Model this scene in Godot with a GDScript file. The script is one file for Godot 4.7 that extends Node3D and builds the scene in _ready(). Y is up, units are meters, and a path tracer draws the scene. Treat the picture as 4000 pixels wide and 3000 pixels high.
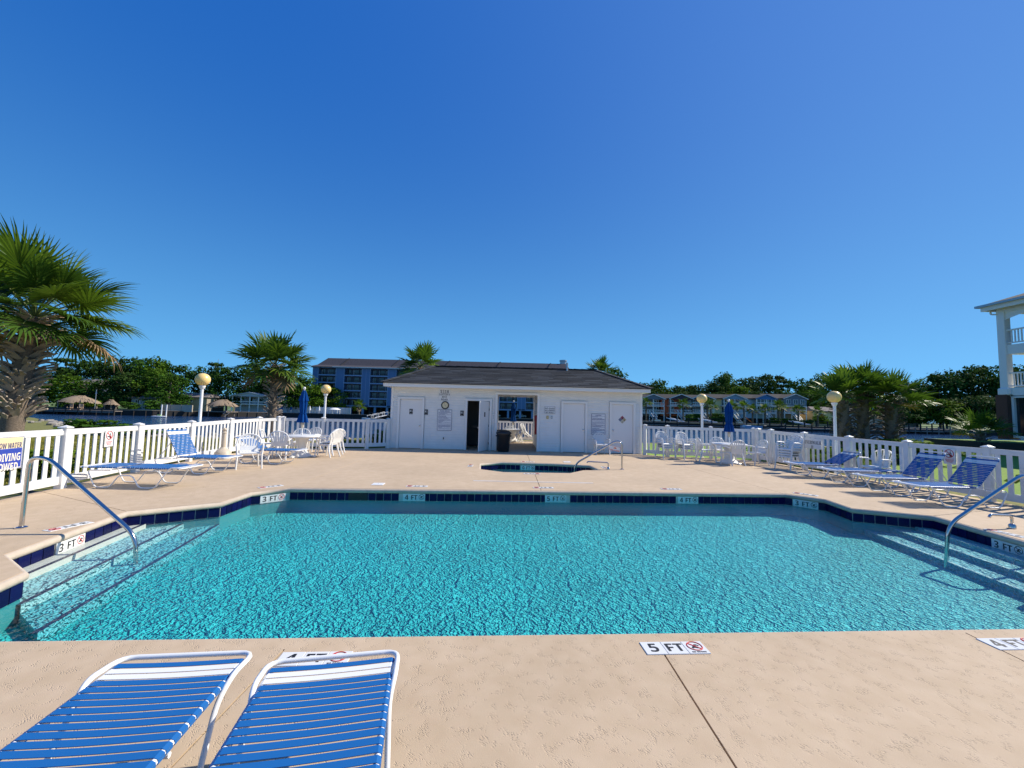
extends Node3D
# A small community swimming pool beside a river: deck, pool, spa, pool house, fences, loungers, and the far bank.

class MB:
	var v := PackedVector3Array()
	var n := PackedVector3Array()
	var c := PackedColorArray()
	var col := Color(1, 1, 1)
	func _t(a: Vector3, b: Vector3, d: Vector3, na: Vector3, nb: Vector3, nd: Vector3) -> void:
		v.append(a); v.append(d); v.append(b)
		n.append(na); n.append(nd); n.append(nb)
		c.append(col); c.append(col); c.append(col)
	func tri(a: Vector3, b: Vector3, d: Vector3) -> void:
		var nn := (b - a).cross(d - a).normalized()
		_t(a, b, d, nn, nn, nn)
	func quad(a: Vector3, b: Vector3, d: Vector3, e: Vector3) -> void:
		var nn := (d - a).cross(e - b).normalized()
		_t(a, b, d, nn, nn, nn)
		_t(a, d, e, nn, nn, nn)
	func box(o: Vector3, s: Vector3, m := Basis.IDENTITY) -> void:
		var h := s * 0.5
		var p := []
		for i in 8:
			p.append(o + m * Vector3(h.x if i & 1 else -h.x, h.y if i & 2 else -h.y, h.z if i & 4 else -h.z))
		quad(p[4], p[5], p[7], p[6]); quad(p[1], p[0], p[2], p[3])
		quad(p[5], p[1], p[3], p[7]); quad(p[0], p[4], p[6], p[2])
		quad(p[6], p[7], p[3], p[2]); quad(p[0], p[1], p[5], p[4])
	func rbox(o: Vector3, s: Vector3, r: float, m := Basis.IDENTITY) -> void:
		# a box with chamfered edges
		var h := s * 0.5
		r = minf(r, minf(h.x, minf(h.y, h.z)) * 0.9)
		var f := func(sx: float, sy: float, sz: float, k: int) -> Vector3:
			var q := Vector3(sx * h.x, sy * h.y, sz * h.z)
			if k != 0: q.x -= sx * r
			if k != 1: q.y -= sy * r
			if k != 2: q.z -= sz * r
			return o + m * q
		for s1 in [-1.0, 1.0]:
			_face([f.call(s1, -1, -1, 0), f.call(s1, 1, -1, 0), f.call(s1, 1, 1, 0), f.call(s1, -1, 1, 0)], m * Vector3(s1, 0, 0))
			_face([f.call(-1, s1, -1, 1), f.call(1, s1, -1, 1), f.call(1, s1, 1, 1), f.call(-1, s1, 1, 1)], m * Vector3(0, s1, 0))
			_face([f.call(-1, -1, s1, 2), f.call(1, -1, s1, 2), f.call(1, 1, s1, 2), f.call(-1, 1, s1, 2)], m * Vector3(0, 0, s1))
			for s2 in [-1.0, 1.0]:
				_face([f.call(s1, s2, -1, 0), f.call(s1, s2, 1, 0), f.call(s1, s2, 1, 1), f.call(s1, s2, -1, 1)], m * Vector3(s1, s2, 0))
				_face([f.call(s1, -1, s2, 0), f.call(s1, 1, s2, 0), f.call(s1, 1, s2, 2), f.call(s1, -1, s2, 2)], m * Vector3(s1, 0, s2))
				_face([f.call(-1, s1, s2, 1), f.call(1, s1, s2, 1), f.call(1, s1, s2, 2), f.call(-1, s1, s2, 2)], m * Vector3(0, s1, s2))
				for s3 in [-1.0, 1.0]:
					_face([f.call(s1, s2, s3, 0), f.call(s1, s2, s3, 1), f.call(s1, s2, s3, 2)], m * Vector3(s1, s2, s3))
	func _face(p: Array, out: Vector3) -> void:
		var a: Vector3 = p[0]
		var b: Vector3 = p[1]
		var d: Vector3 = p[2]
		var flip: bool = (b - a).cross(d - a).dot(out) < 0.0
		if p.size() == 3:
			if flip: tri(a, d, b)
			else: tri(a, b, d)
		elif flip: quad(a, p[3], d, b)
		else: quad(a, b, d, p[3])
	func bar(a: Vector3, b: Vector3, w: float, t: float, up := Vector3.UP) -> void:
		# a square bar from a to b: w wide sideways, t thick along up
		var d := (b - a)
		var z := d.normalized()
		if absf(z.dot(up)) > 0.98: up = Vector3.RIGHT
		var x := up.cross(z).normalized()
		box((a + b) * 0.5, Vector3(w, t, d.length()), Basis(x, z.cross(x), z))
	func tube(p: Array, r: float, sides := 8, cap := true, taper := 1.0) -> void:
		var m := p.size()
		var fr := []
		var x := Vector3.ZERO
		for i in m:
			var a: Vector3 = p[maxi(i - 1, 0)]
			var b: Vector3 = p[mini(i + 1, m - 1)]
			var t := (b - a).normalized()
			if i == 0:
				x = t.cross(Vector3.UP if absf(t.y) < 0.9 else Vector3.RIGHT).normalized()
			else:
				x = (x - t * x.dot(t)).normalized()
			fr.append([x, t.cross(x)])
		for i in m - 1:
			var r0 := r * lerpf(1.0, taper, float(i) / (m - 1))
			var r1 := r * lerpf(1.0, taper, float(i + 1) / (m - 1))
			var a: Vector3 = p[i]
			var b: Vector3 = p[i + 1]
			for k in sides:
				var u0 := TAU * k / sides
				var u1 := TAU * (k + 1) / sides
				var n00: Vector3 = fr[i][0] * cos(u0) + fr[i][1] * sin(u0)
				var n01: Vector3 = fr[i][0] * cos(u1) + fr[i][1] * sin(u1)
				var n10: Vector3 = fr[i + 1][0] * cos(u0) + fr[i + 1][1] * sin(u0)
				var n11: Vector3 = fr[i + 1][0] * cos(u1) + fr[i + 1][1] * sin(u1)
				_t(a + n00 * r0, a + n01 * r0, b + n11 * r1, n00, n01, n11)
				_t(a + n00 * r0, b + n11 * r1, b + n10 * r1, n00, n11, n10)
		if cap:
			for e in 2:
				var i := 0 if e == 0 else m - 1
				var rr := r * (1.0 if e == 0 else taper)
				var o: Vector3 = p[i]
				for k in sides:
					var q0: Vector3 = o + (fr[i][0] * cos(TAU * k / sides) + fr[i][1] * sin(TAU * k / sides)) * rr
					var q1: Vector3 = o + (fr[i][0] * cos(TAU * (k + 1) / sides) + fr[i][1] * sin(TAU * (k + 1) / sides)) * rr
					if e == 0: tri(o, q1, q0)
					else: tri(o, q0, q1)
	func lathe(pr: Array, sides := 24, o := Vector3.ZERO, sx := 1.0, sz := 1.0) -> void:
		# profile of (radius, height) from bottom to top
		for i in pr.size() - 1:
			var a: Vector2 = pr[i]
			var b: Vector2 = pr[i + 1]
			if a.is_equal_approx(b): continue
			var sl := Vector2(b.y - a.y, -(b.x - a.x)).normalized()
			var sa := sl
			var sb := sl
			if i > 0:
				var z: Vector2 = pr[i - 1]
				var q := Vector2(a.y - z.y, -(a.x - z.x)).normalized()
				if q.dot(sl) > 0.6: sa = (q + sl).normalized()
			if i < pr.size() - 2:
				var z: Vector2 = pr[i + 2]
				var q := Vector2(z.y - b.y, -(z.x - b.x)).normalized()
				if q.dot(sl) > 0.6: sb = (q + sl).normalized()
			for k in sides:
				var u0 := TAU * k / sides
				var u1 := TAU * (k + 1) / sides
				var c0 := Vector3(cos(u0) * sx, 0, -sin(u0) * sz)
				var c1 := Vector3(cos(u1) * sx, 0, -sin(u1) * sz)
				var Y := Vector3.UP
				_t(o + c0 * a.x + Y * a.y, o + c1 * a.x + Y * a.y, o + c1 * b.x + Y * b.y, (c0 * sa.x + Y * sa.y).normalized(), (c1 * sa.x + Y * sa.y).normalized(), (c1 * sb.x + Y * sb.y).normalized())
				_t(o + c0 * a.x + Y * a.y, o + c1 * b.x + Y * b.y, o + c0 * b.x + Y * b.y, (c0 * sa.x + Y * sa.y).normalized(), (c1 * sb.x + Y * sb.y).normalized(), (c0 * sb.x + Y * sb.y).normalized())
	func prism(poly: PackedVector2Array, y0: float, y1: float, lid := true, floor_too := false) -> void:
		# polygon in (x, z), extruded upwards
		if Geometry2D.is_polygon_clockwise(poly): poly.reverse()
		var m := poly.size()
		for i in m:
			var a := poly[i]
			var b := poly[(i + 1) % m]
			_face([Vector3(a.x, y0, a.y), Vector3(b.x, y0, b.y), Vector3(b.x, y1, b.y), Vector3(a.x, y1, a.y)], Vector3(b.y - a.y, 0, -(b.x - a.x)))
		if lid or floor_too:
			var t := Geometry2D.triangulate_polygon(poly)
			for k in range(0, t.size(), 3):
				if lid: _face([Vector3(poly[t[k]].x, y1, poly[t[k]].y), Vector3(poly[t[k + 1]].x, y1, poly[t[k + 1]].y), Vector3(poly[t[k + 2]].x, y1, poly[t[k + 2]].y)], Vector3.UP)
				if floor_too: _face([Vector3(poly[t[k]].x, y0, poly[t[k]].y), Vector3(poly[t[k + 1]].x, y0, poly[t[k + 1]].y), Vector3(poly[t[k + 2]].x, y0, poly[t[k + 2]].y)], Vector3.DOWN)
	func sheet(poly: PackedVector2Array, y: float) -> void:
		var t := Geometry2D.triangulate_polygon(poly)
		for k in range(0, t.size(), 3):
			_face([Vector3(poly[t[k]].x, y, poly[t[k]].y), Vector3(poly[t[k + 1]].x, y, poly[t[k + 1]].y), Vector3(poly[t[k + 2]].x, y, poly[t[k + 2]].y)], Vector3.UP)
	func ball(o: Vector3, r: Vector3, rings := 10, sides := 18) -> void:
		for i in rings:
			for k in sides:
				var p := []
				for q in [[i, k], [i, k + 1], [i + 1, k + 1], [i + 1, k]]:
					var th: float = PI * q[0] / rings
					var ph: float = TAU * q[1] / sides
					p.append(Vector3(sin(th) * cos(ph), cos(th), sin(th) * sin(ph)))
				var m := []
				for q in p: m.append(Vector3(q.x / r.x, q.y / r.y, q.z / r.z).normalized())
				if i > 0: _t(o + p[0] * r, o + p[1] * r, o + p[2] * r, m[0], m[1], m[2])
				if i < rings - 1: _t(o + p[0] * r, o + p[2] * r, o + p[3] * r, m[0], m[2], m[3])
	func mesh() -> ArrayMesh:
		var a := []
		a.resize(Mesh.ARRAY_MAX)
		a[Mesh.ARRAY_VERTEX] = v
		a[Mesh.ARRAY_NORMAL] = n
		a[Mesh.ARRAY_COLOR] = c
		var r := ArrayMesh.new()
		r.add_surface_from_arrays(Mesh.PRIMITIVE_TRIANGLES, a)
		return r

var M := {}
var used := {}
var rng := RandomNumberGenerator.new()

func numbered(s: String) -> String:
	if not used.has(s):
		used[s] = 0
		return s
	used[s] += 1
	return "%s_%03d" % [s, used[s]]

func tag(o: Node, label: String, category: String, group := "", kind := "") -> Node:
	if label: o.set_meta("label", label)
	if category: o.set_meta("category", category)
	if group: o.set_meta("group", group)
	if kind: o.set_meta("kind", kind)
	return o

func thing(called: String, at: Vector3, turn: float, label: String, category: String, group := "") -> Node3D:
	var o := Node3D.new()
	o.name = numbered(called)
	add_child(o)
	o.position = at
	o.rotation.y = turn
	tag(o, label, category, group)
	return o

func copy(src: Node3D, at: Vector3, turn: float, label: String, group := "", sc := 1.0) -> Node3D:
	var o: Node3D = src.duplicate()
	var base := String(src.name)
	if base.length() > 4 and base[base.length() - 4] == "_" and base.right(3).is_valid_int(): base = base.left(base.length() - 4)
	o.name = numbered(base)
	add_child(o)
	o.position = at
	o.rotation = Vector3(0, turn, 0)
	o.scale = Vector3.ONE * sc
	if label: o.set_meta("label", label)
	if group: o.set_meta("group", group)
	return o

func inst(m: Mesh, called: String, mat: Material, parent: Node = null, t := Transform3D.IDENTITY) -> MeshInstance3D:
	var o := MeshInstance3D.new()
	o.mesh = m
	o.material_override = mat
	o.transform = t
	if parent == null:
		o.name = numbered(called)
		add_child(o)
	else:
		o.name = called
		parent.add_child(o, true)
	return o

func obj(b: MB, called: String, mat: Material, parent: Node = null, t := Transform3D.IDENTITY) -> MeshInstance3D:
	return inst(b.mesh(), called, mat, parent, t)

func struct(b: MB, called: String, mat: Material, label: String) -> MeshInstance3D:
	var o := obj(b, called, mat)
	tag(o, label, "", "", "structure")
	return o

func word(s: String, size: float, called: String, mat: Material, parent: Node, at: Vector3, bas := Basis.IDENTITY, font := "Droid Sans", wide := 1.0, bold := true) -> MeshInstance3D:
	var t := TextMesh.new()
	var f := SystemFont.new()
	f.font_names = PackedStringArray([font])
	if bold: f.font_weight = 700
	t.font = f
	t.text = s
	t.font_size = 64
	t.pixel_size = size / 46.0      # size is the height of a capital letter
	t.depth = 0.0015
	t.curve_step = 2.0
	return inst(t, called, mat, parent, Transform3D(bas.scaled_local(Vector3(wide, 1, 1)), at))

func std(c: Color, rough := 0.6, metal := 0.0, spec := 0.5) -> StandardMaterial3D:
	# c holds linear, real-world base colours
	var m := StandardMaterial3D.new()
	m.albedo_color = c.linear_to_srgb()
	m.roughness = rough
	m.metallic = metal
	m.metallic_specular = spec
	return m

func noise_img(w: int, freq: float, oct := 4, sd := 1, type := FastNoiseLite.TYPE_SIMPLEX_SMOOTH) -> Image:
	var f := FastNoiseLite.new()
	f.noise_type = type
	f.frequency = freq
	f.fractal_octaves = oct
	f.seed = sd
	if type == FastNoiseLite.TYPE_CELLULAR: f.fractal_type = FastNoiseLite.FRACTAL_NONE
	var im := f.get_seamless_image(w, w, false, false, 0.12, true)
	im.convert(Image.FORMAT_L8)
	return im

func ramp_tex(im: Image, a: Color, b: Color) -> ImageTexture:
	# grey noise to a colour range (linear colours in, sRGB texture out)
	var w := im.get_width()
	var g := im.get_data()
	var out := PackedByteArray()
	out.resize(w * w * 3)
	var lut := []
	for i in 256:
		var q := a.lerp(b, i / 255.0).linear_to_srgb()
		lut.append([int(clampf(q.r, 0, 1) * 255), int(clampf(q.g, 0, 1) * 255), int(clampf(q.b, 0, 1) * 255)])
	for i in w * w:
		var q: Array = lut[g[i]]
		out[i * 3] = q[0]; out[i * 3 + 1] = q[1]; out[i * 3 + 2] = q[2]
	return ImageTexture.create_from_image(Image.create_from_data(w, w, false, Image.FORMAT_RGB8, out))

func tex_mat(t: Texture2D, per_metre: float, rough := 0.7, world := true) -> StandardMaterial3D:
	var m := StandardMaterial3D.new()
	m.albedo_texture = t
	m.uv1_triplanar = true
	m.uv1_world_triplanar = world
	m.uv1_scale = Vector3.ONE * per_metre
	m.roughness = rough
	return m

func P(a: Array) -> PackedVector2Array:
	var p := PackedVector2Array()
	for i in range(0, a.size(), 2): p.append(Vector2(a[i], a[i + 1]))
	return p

func V(a: Array) -> Array:
	var p := []
	for i in range(0, a.size(), 3): p.append(Vector3(a[i], a[i + 1], a[i + 2]))
	return p

func smooth_path(pts: Array, r: float, steps := 4) -> Array:
	# polyline with its corners rounded
	var out := [pts[0]]
	for i in range(1, pts.size() - 1):
		var a: Vector3 = pts[i - 1]
		var b: Vector3 = pts[i]
		var d: Vector3 = pts[i + 1]
		var q := minf(r, minf(a.distance_to(b), b.distance_to(d)) * 0.48)
		var p0 := b + (a - b).normalized() * q
		var p1 := b + (d - b).normalized() * q
		for k in steps + 1:
			var t := float(k) / steps
			out.append(p0.lerp(b, t).lerp(b.lerp(p1, t), t))
	out.append(pts[pts.size() - 1])
	return out

func make_materials() -> void:
	# --- deck: trowelled concrete, patches of dragged pits over a smooth skin
	var W := 1024
	var fine := noise_img(W, 0.045, 3, 11).get_data()
	var drag := noise_img(W, 0.02, 2, 12).get_data()
	var patch := noise_img(W, 0.014, 4, 13).get_data()
	var grain := noise_img(W, 0.3, 2, 14).get_data()
	var hb := PackedByteArray()
	hb.resize(W * W)
	for y in W:
		for x in W:
			# pits are dragged out along one diagonal: sample the fine noise on squeezed axes
			var sx := (x + y) % W
			var sy := (y * 4 - x * 3 + 4 * W) % W
			var i := sy * W + sx
			var a := (fine[i] - 150) * 2.0 + (drag[y * W + x] - 128) * 0.35
			var m := clampf((patch[y * W + x] - 122) / 60.0, 0.0, 1.0)
			var pit := clampf(a / 50.0, 0.0, 1.0) * m
			hb[y * W + x] = int(clampf(205.0 - pit * 150.0 + (grain[y * W + x] - 128) * 0.16, 0, 255))
	var deck_h := ImageTexture.create_from_image(Image.create_from_data(W, W, false, Image.FORMAT_L8, hb))
	var blotch := noise_img(512, 0.012, 5, 15)
	M.deck = tex_mat(ramp_tex(blotch, Color(0.515, 0.385, 0.25), Color(0.585, 0.448, 0.305)), 0.21, 0.85)
	M.deck.heightmap_enabled = true
	M.deck.heightmap_texture = deck_h
	M.deck.heightmap_scale = 0.42
	M.deck.detail_enabled = true
	M.deck.detail_albedo = ramp_tex(noise_img(512, 0.011, 5, 18), Color(0.86, 0.855, 0.845), Color(1, 1, 1))
	M.deck.detail_blend_mode = BaseMaterial3D.BLEND_MODE_MUL
	M.deck.detail_uv_layer = BaseMaterial3D.DETAIL_UV_2
	M.deck.uv2_triplanar = true
	M.deck.uv2_world_triplanar = true
	M.deck.uv2_scale = Vector3.ONE * 0.085
	M.deck.uv1_scale = Vector3.ONE * 0.62
	var old := noise_img(512, 0.02, 5, 16)
	M.coping = tex_mat(ramp_tex(old, Color(0.44, 0.36, 0.28), Color(0.56, 0.47, 0.37)), 0.8, 0.85)
	M.coping.heightmap_enabled = true
	M.coping.heightmap_texture = ramp_tex(noise_img(512, 0.09, 3, 17), Color.BLACK, Color.WHITE)
	M.coping.heightmap_scale = 0.5
	M.joint = std(Color(0.05, 0.04, 0.035), 0.95)
	# --- pool
	# ripple relief: a wrapped field of cells, bent by soft noise, so that it tiles without a seam
	var R := 512
	var G := 19
	var wob := noise_img(R, 0.022, 4, 22).get_data()
	var wob2 := noise_img(R, 0.03, 3, 28).get_data()
	var feat := PackedVector2Array()
	for k in G * G: feat.append(Vector2(rng.randf(), rng.randf()))
	var rip := PackedByteArray()
	rip.resize(R * R)
	for y in R:
		for x in R:
			var i := y * R + x
			var u := float(x) / R * G + (wob[i] - 128) * 0.008
			var v := float(y) / R * G + (wob2[i] - 128) * 0.008
			var cu := int(floor(u))
			var cv := int(floor(v))
			var best := 9.0
			for a in [-1, 0, 1]:
				for b in [-1, 0, 1]:
					var q := feat[posmod(cv + b, G) * G + posmod(cu + a, G)]
					var dx: float = cu + a + q.x - u
					var dy: float = cv + b + q.y - v
					best = minf(best, dx * dx + dy * dy)
			rip[i] = int(clampf(sqrt(best) * 165.0 + (wob[i] - 128) * 0.5 + (wob2[(y * 2 % R) * R + x * 2 % R] - 128) * 0.35 + 30.0, 0, 255))
	var rip_t := ImageTexture.create_from_image(Image.create_from_data(R, R, false, Image.FORMAT_L8, rip))
	M.floor = tex_mat(ramp_tex(noise_img(512, 0.012, 4, 23), Color(0.008, 0.58, 0.63), Color(0.025, 0.74, 0.77)), 0.3, 0.6)  # teal of the water painted into the floor colour in place of absorption
	M.floor.heightmap_enabled = true
	M.floor.heightmap_texture = rip_t
	M.floor.heightmap_scale = 22.0
	M.floor.uv1_scale = Vector3.ONE * 0.72
	M.floor.detail_enabled = true
	M.floor.detail_albedo = ramp_tex(noise_img(512, 0.008, 4, 27), Color(0.74, 0.82, 0.83), Color(1, 1, 1))
	M.floor.detail_blend_mode = BaseMaterial3D.BLEND_MODE_MUL
	M.floor.detail_uv_layer = BaseMaterial3D.DETAIL_UV_2
	M.floor.uv2_triplanar = true
	M.floor.uv2_world_triplanar = true
	M.floor.uv2_scale = Vector3.ONE * 0.1
	for q in [["tread2", Color(0.22, 0.52, 0.55), 8.0], ["tread3", Color(0.08, 0.50, 0.57), 18.0]]:  # teal deepens from tread to tread, painting in the tint of deeper water
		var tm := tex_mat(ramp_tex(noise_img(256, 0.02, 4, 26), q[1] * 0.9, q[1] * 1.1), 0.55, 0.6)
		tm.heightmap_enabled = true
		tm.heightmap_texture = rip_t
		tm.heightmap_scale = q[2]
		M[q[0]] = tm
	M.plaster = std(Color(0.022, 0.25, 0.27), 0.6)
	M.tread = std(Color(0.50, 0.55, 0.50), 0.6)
	M.grout = std(Color(0.55, 0.53, 0.48), 0.8)
	M.tile = std(Color(0.004, 0.006, 0.058), 0.22, 0.0, 0.25)
	M.tile_b = std(Color(0.003, 0.005, 0.042), 0.26, 0.0, 0.25)
	M.nosing = std(Color(0.01, 0.02, 0.06), 0.4)
	M.white_tile = std(Color(0.72, 0.72, 0.70), 0.3)
	M.ink = std(Color(0.012, 0.012, 0.014), 0.6)
	M.ink_blue = std(Color(0.02, 0.03, 0.16), 0.6)
	M.red = std(Color(0.55, 0.03, 0.03), 0.5)
	var wn := noise_img(1024, 0.022, 3, 24)
	wn.bump_map_to_normal_map(5.0)
	var w := StandardMaterial3D.new()
	w.transparency = BaseMaterial3D.TRANSPARENCY_ALPHA
	w.albedo_color = Color(0.85, 0.97, 1.0, 0.0)
	w.roughness = 0.03
	w.metallic_specular = 0.36
	w.normal_enabled = true
	w.normal_texture = ImageTexture.create_from_image(wn)
	w.normal_scale = 0.55
	w.uv1_triplanar = true
	w.uv1_world_triplanar = true
	w.uv1_scale = Vector3.ONE * 0.55
	M.water = w
	var rn := noise_img(1024, 0.02, 4, 25)
	rn.bump_map_to_normal_map(6.0)
	M.river = std(Color(0.014, 0.045, 0.13), 0.10, 0.0, 0.45)
	M.river.normal_enabled = true
	M.river.normal_texture = ImageTexture.create_from_image(rn)
	M.river.normal_scale = 0.8
	M.river.uv1_triplanar = true
	M.river.uv1_world_triplanar = true
	M.river.uv1_scale = Vector3(0.16, 0.16, 0.16)
	# --- ground
	var gn := noise_img(512, 0.03, 5, 31)
	M.grass = tex_mat(ramp_tex(gn, Color(0.10, 0.115, 0.02), Color(0.26, 0.23, 0.055)), 0.35, 0.95)
	M.grass_green = tex_mat(ramp_tex(gn, Color(0.10, 0.20, 0.012), Color(0.22, 0.33, 0.03)), 0.5, 0.95)
	M.grass_far = tex_mat(ramp_tex(gn, Color(0.06, 0.11, 0.015), Color(0.13, 0.18, 0.03)), 0.06, 0.95)
	M.blade = std(Color(0.17, 0.22, 0.03), 0.9)
	M.blade.vertex_color_use_as_albedo = true
	M.dirt = tex_mat(ramp_tex(noise_img(256, 0.05, 5, 32), Color(0.05, 0.035, 0.025), Color(0.14, 0.10, 0.07)), 0.7, 0.95)
	M.rock = tex_mat(ramp_tex(noise_img(256, 0.04, 5, 33), Color(0.16, 0.14, 0.115), Color(0.42, 0.385, 0.34)), 0.9, 0.9)
	# --- buildings and things
	M.vinyl = tex_mat(ramp_tex(noise_img(256, 0.03, 5, 40), Color(0.70, 0.69, 0.66), Color(0.85, 0.845, 0.83)), 0.45, 0.4)
	M.siding = tex_mat(ramp_tex(noise_img(256, 0.02, 5, 41), Color(0.82, 0.80, 0.755), Color(0.88, 0.86, 0.815)), 0.5, 0.5)
	M.trim = std(Color(0.84, 0.82, 0.78), 0.45)
	M.door = std(Color(0.82, 0.80, 0.77), 0.4)
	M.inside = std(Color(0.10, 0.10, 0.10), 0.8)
	M.roof_base = std(Color(0.03, 0.03, 0.032), 0.95)
	for k in 4:
		var g: float = [0.030, 0.044, 0.060, 0.036][k]
		M["shingle%d" % k] = tex_mat(ramp_tex(noise_img(256, 0.12, 4, 42 + k), Color(g * 0.9, g, g * 1.14) * 0.7, Color(g * 0.9, g, g * 1.14) * 1.4), 2.0, 0.95)
	M.black = std(Color(0.012, 0.012, 0.013), 0.5)
	M.black_plastic = std(Color(0.012, 0.012, 0.014), 0.38)
	M.steel = std(Color(0.55, 0.54, 0.53), 0.16, 1.0)
	M.galv = std(Color(0.45, 0.46, 0.47), 0.45, 0.8)
	M.white_metal = std(Color(0.80, 0.80, 0.79), 0.28)
	M.strap_blue = std(Color(0.013, 0.118, 0.35), 0.45, 0.0, 0.35)
	M.strap_white = std(Color(0.78, 0.78, 0.76), 0.35)
	M.plastic = std(Color(0.80, 0.79, 0.76), 0.32)
	M.globe = std(Color(0.86, 0.62, 0.24), 0.3)
	M.globe.subsurf_scatter_enabled = true
	M.globe.subsurf_scatter_strength = 0.15
	M.canvas = std(Color(0.004, 0.058, 0.235), 0.8, 0.0, 0.2)
	M.beige = std(Color(0.55, 0.47, 0.36), 0.5)
	M.cream = std(Color(0.78, 0.66, 0.40), 0.5)
	M.sign_white = std(Color(0.78, 0.78, 0.77), 0.4)
	M.sign_blue = std(Color(0.03, 0.06, 0.36), 0.4)
	M.pipe_red = std(Color(0.42, 0.02, 0.02), 0.35)
	M.gold = std(Color(0.55, 0.42, 0.16), 0.4)
	# --- foliage
	M.leaf0 = std(Color(1, 1, 1), 0.6, 0.0, 0.35)
	M.leaf0.vertex_color_use_as_albedo = true
	M.leaf0.backlight_enabled = true
	M.leaf0.backlight = Color(0.35, 0.35, 0.35)
	for k in 5:
		var q: Color = [Color(0.050, 0.122, 0.016), Color(0.040, 0.098, 0.018), Color(0.076, 0.158, 0.015), Color(0.042, 0.088, 0.020), Color(0.12, 0.20, 0.018)][k]
		var m := std(q, 0.75, 0.0, 0.16)
		m.vertex_color_use_as_albedo = true
		m.backlight_enabled = true
		m.backlight = Color(0.7, 0.7, 0.7)
		M["tree%d" % k] = m
	M.frond = std(Color(0.045, 0.092, 0.012), 0.48, 0.0, 0.26)
	M.frond.backlight_enabled = true
	M.frond.backlight = Color(0.22, 0.31, 0.08)
	M.frond_b = std(Color(0.105, 0.155, 0.016), 0.48, 0.0, 0.26)
	M.frond_b.backlight_enabled = true
	M.frond_b.backlight = Color(0.31, 0.41, 0.10)
	M.frond_dry = std(Color(0.23, 0.15, 0.07), 0.7)
	M.stalk = std(Color(0.13, 0.16, 0.04), 0.5)
	M.boot = tex_mat(ramp_tex(noise_img(256, 0.06, 4, 51), Color(0.24, 0.185, 0.135), Color(0.54, 0.45, 0.36)), 1.6, 0.9)
	M.boot_tan = tex_mat(ramp_tex(noise_img(256, 0.06, 4, 52), Color(0.32, 0.20, 0.11), Color(0.58, 0.42, 0.27)), 1.6, 0.9)
	M.boot_shaded = tex_mat(ramp_tex(noise_img(256, 0.06, 4, 61), Color(0.06, 0.045, 0.034), Color(0.19, 0.15, 0.115)), 1.6, 0.95)  # darker copy of the leaf bases, backlit shade put into the colour
	M.bark = tex_mat(ramp_tex(noise_img(256, 0.06, 5, 53), Color(0.07, 0.055, 0.04), Color(0.26, 0.20, 0.15)), 1.4, 0.95)
	M.thatch = tex_mat(ramp_tex(noise_img(256, 0.1, 4, 54), Color(0.14, 0.10, 0.06), Color(0.40, 0.30, 0.20)), 0.8, 0.95)
	M.wood = tex_mat(ramp_tex(noise_img(256, 0.05, 4, 55), Color(0.16, 0.13, 0.10), Color(0.30, 0.26, 0.22)), 0.6, 0.9)
	M.dark_wood = std(Color(0.03, 0.026, 0.022), 0.9)
	M.tan_wall = std(Color(0.36, 0.30, 0.23), 0.9)
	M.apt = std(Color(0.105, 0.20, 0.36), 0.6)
	M.apt_trim = std(Color(0.24, 0.34, 0.50), 0.6)
	M.apt_roof = tex_mat(ramp_tex(noise_img(256, 0.05, 5, 56), Color(0.035, 0.034, 0.042), Color(0.085, 0.078, 0.09)), 0.12, 0.95)
	M.glass = std(Color(0.012, 0.016, 0.02), 0.06, 0.0, 0.6)
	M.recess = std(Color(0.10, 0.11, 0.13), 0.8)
	M.curtain = std(Color(0.42, 0.43, 0.45), 0.8)
	M.house_roof = tex_mat(ramp_tex(noise_img(256, 0.05, 5, 57), Color(0.012, 0.012, 0.014), Color(0.030, 0.029, 0.033)), 0.2, 0.95)
	M.tan_roof = tex_mat(ramp_tex(noise_img(256, 0.05, 5, 58), Color(0.14, 0.12, 0.11), Color(0.24, 0.21, 0.19)), 0.2, 0.95)
	M.boat = std(Color(0.72, 0.72, 0.70), 0.25)
	M.brick = tex_mat(ramp_tex(noise_img(256, 0.12, 3, 59), Color(0.06, 0.03, 0.022), Color(0.17, 0.075, 0.05)), 1.2, 0.9)
	M.concrete = tex_mat(ramp_tex(noise_img(256, 0.05, 5, 60), Color(0.30, 0.28, 0.25), Color(0.46, 0.43, 0.39)), 0.3, 0.9)
	M.orange = std(Color(0.75, 0.13, 0.02), 0.5)

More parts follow.
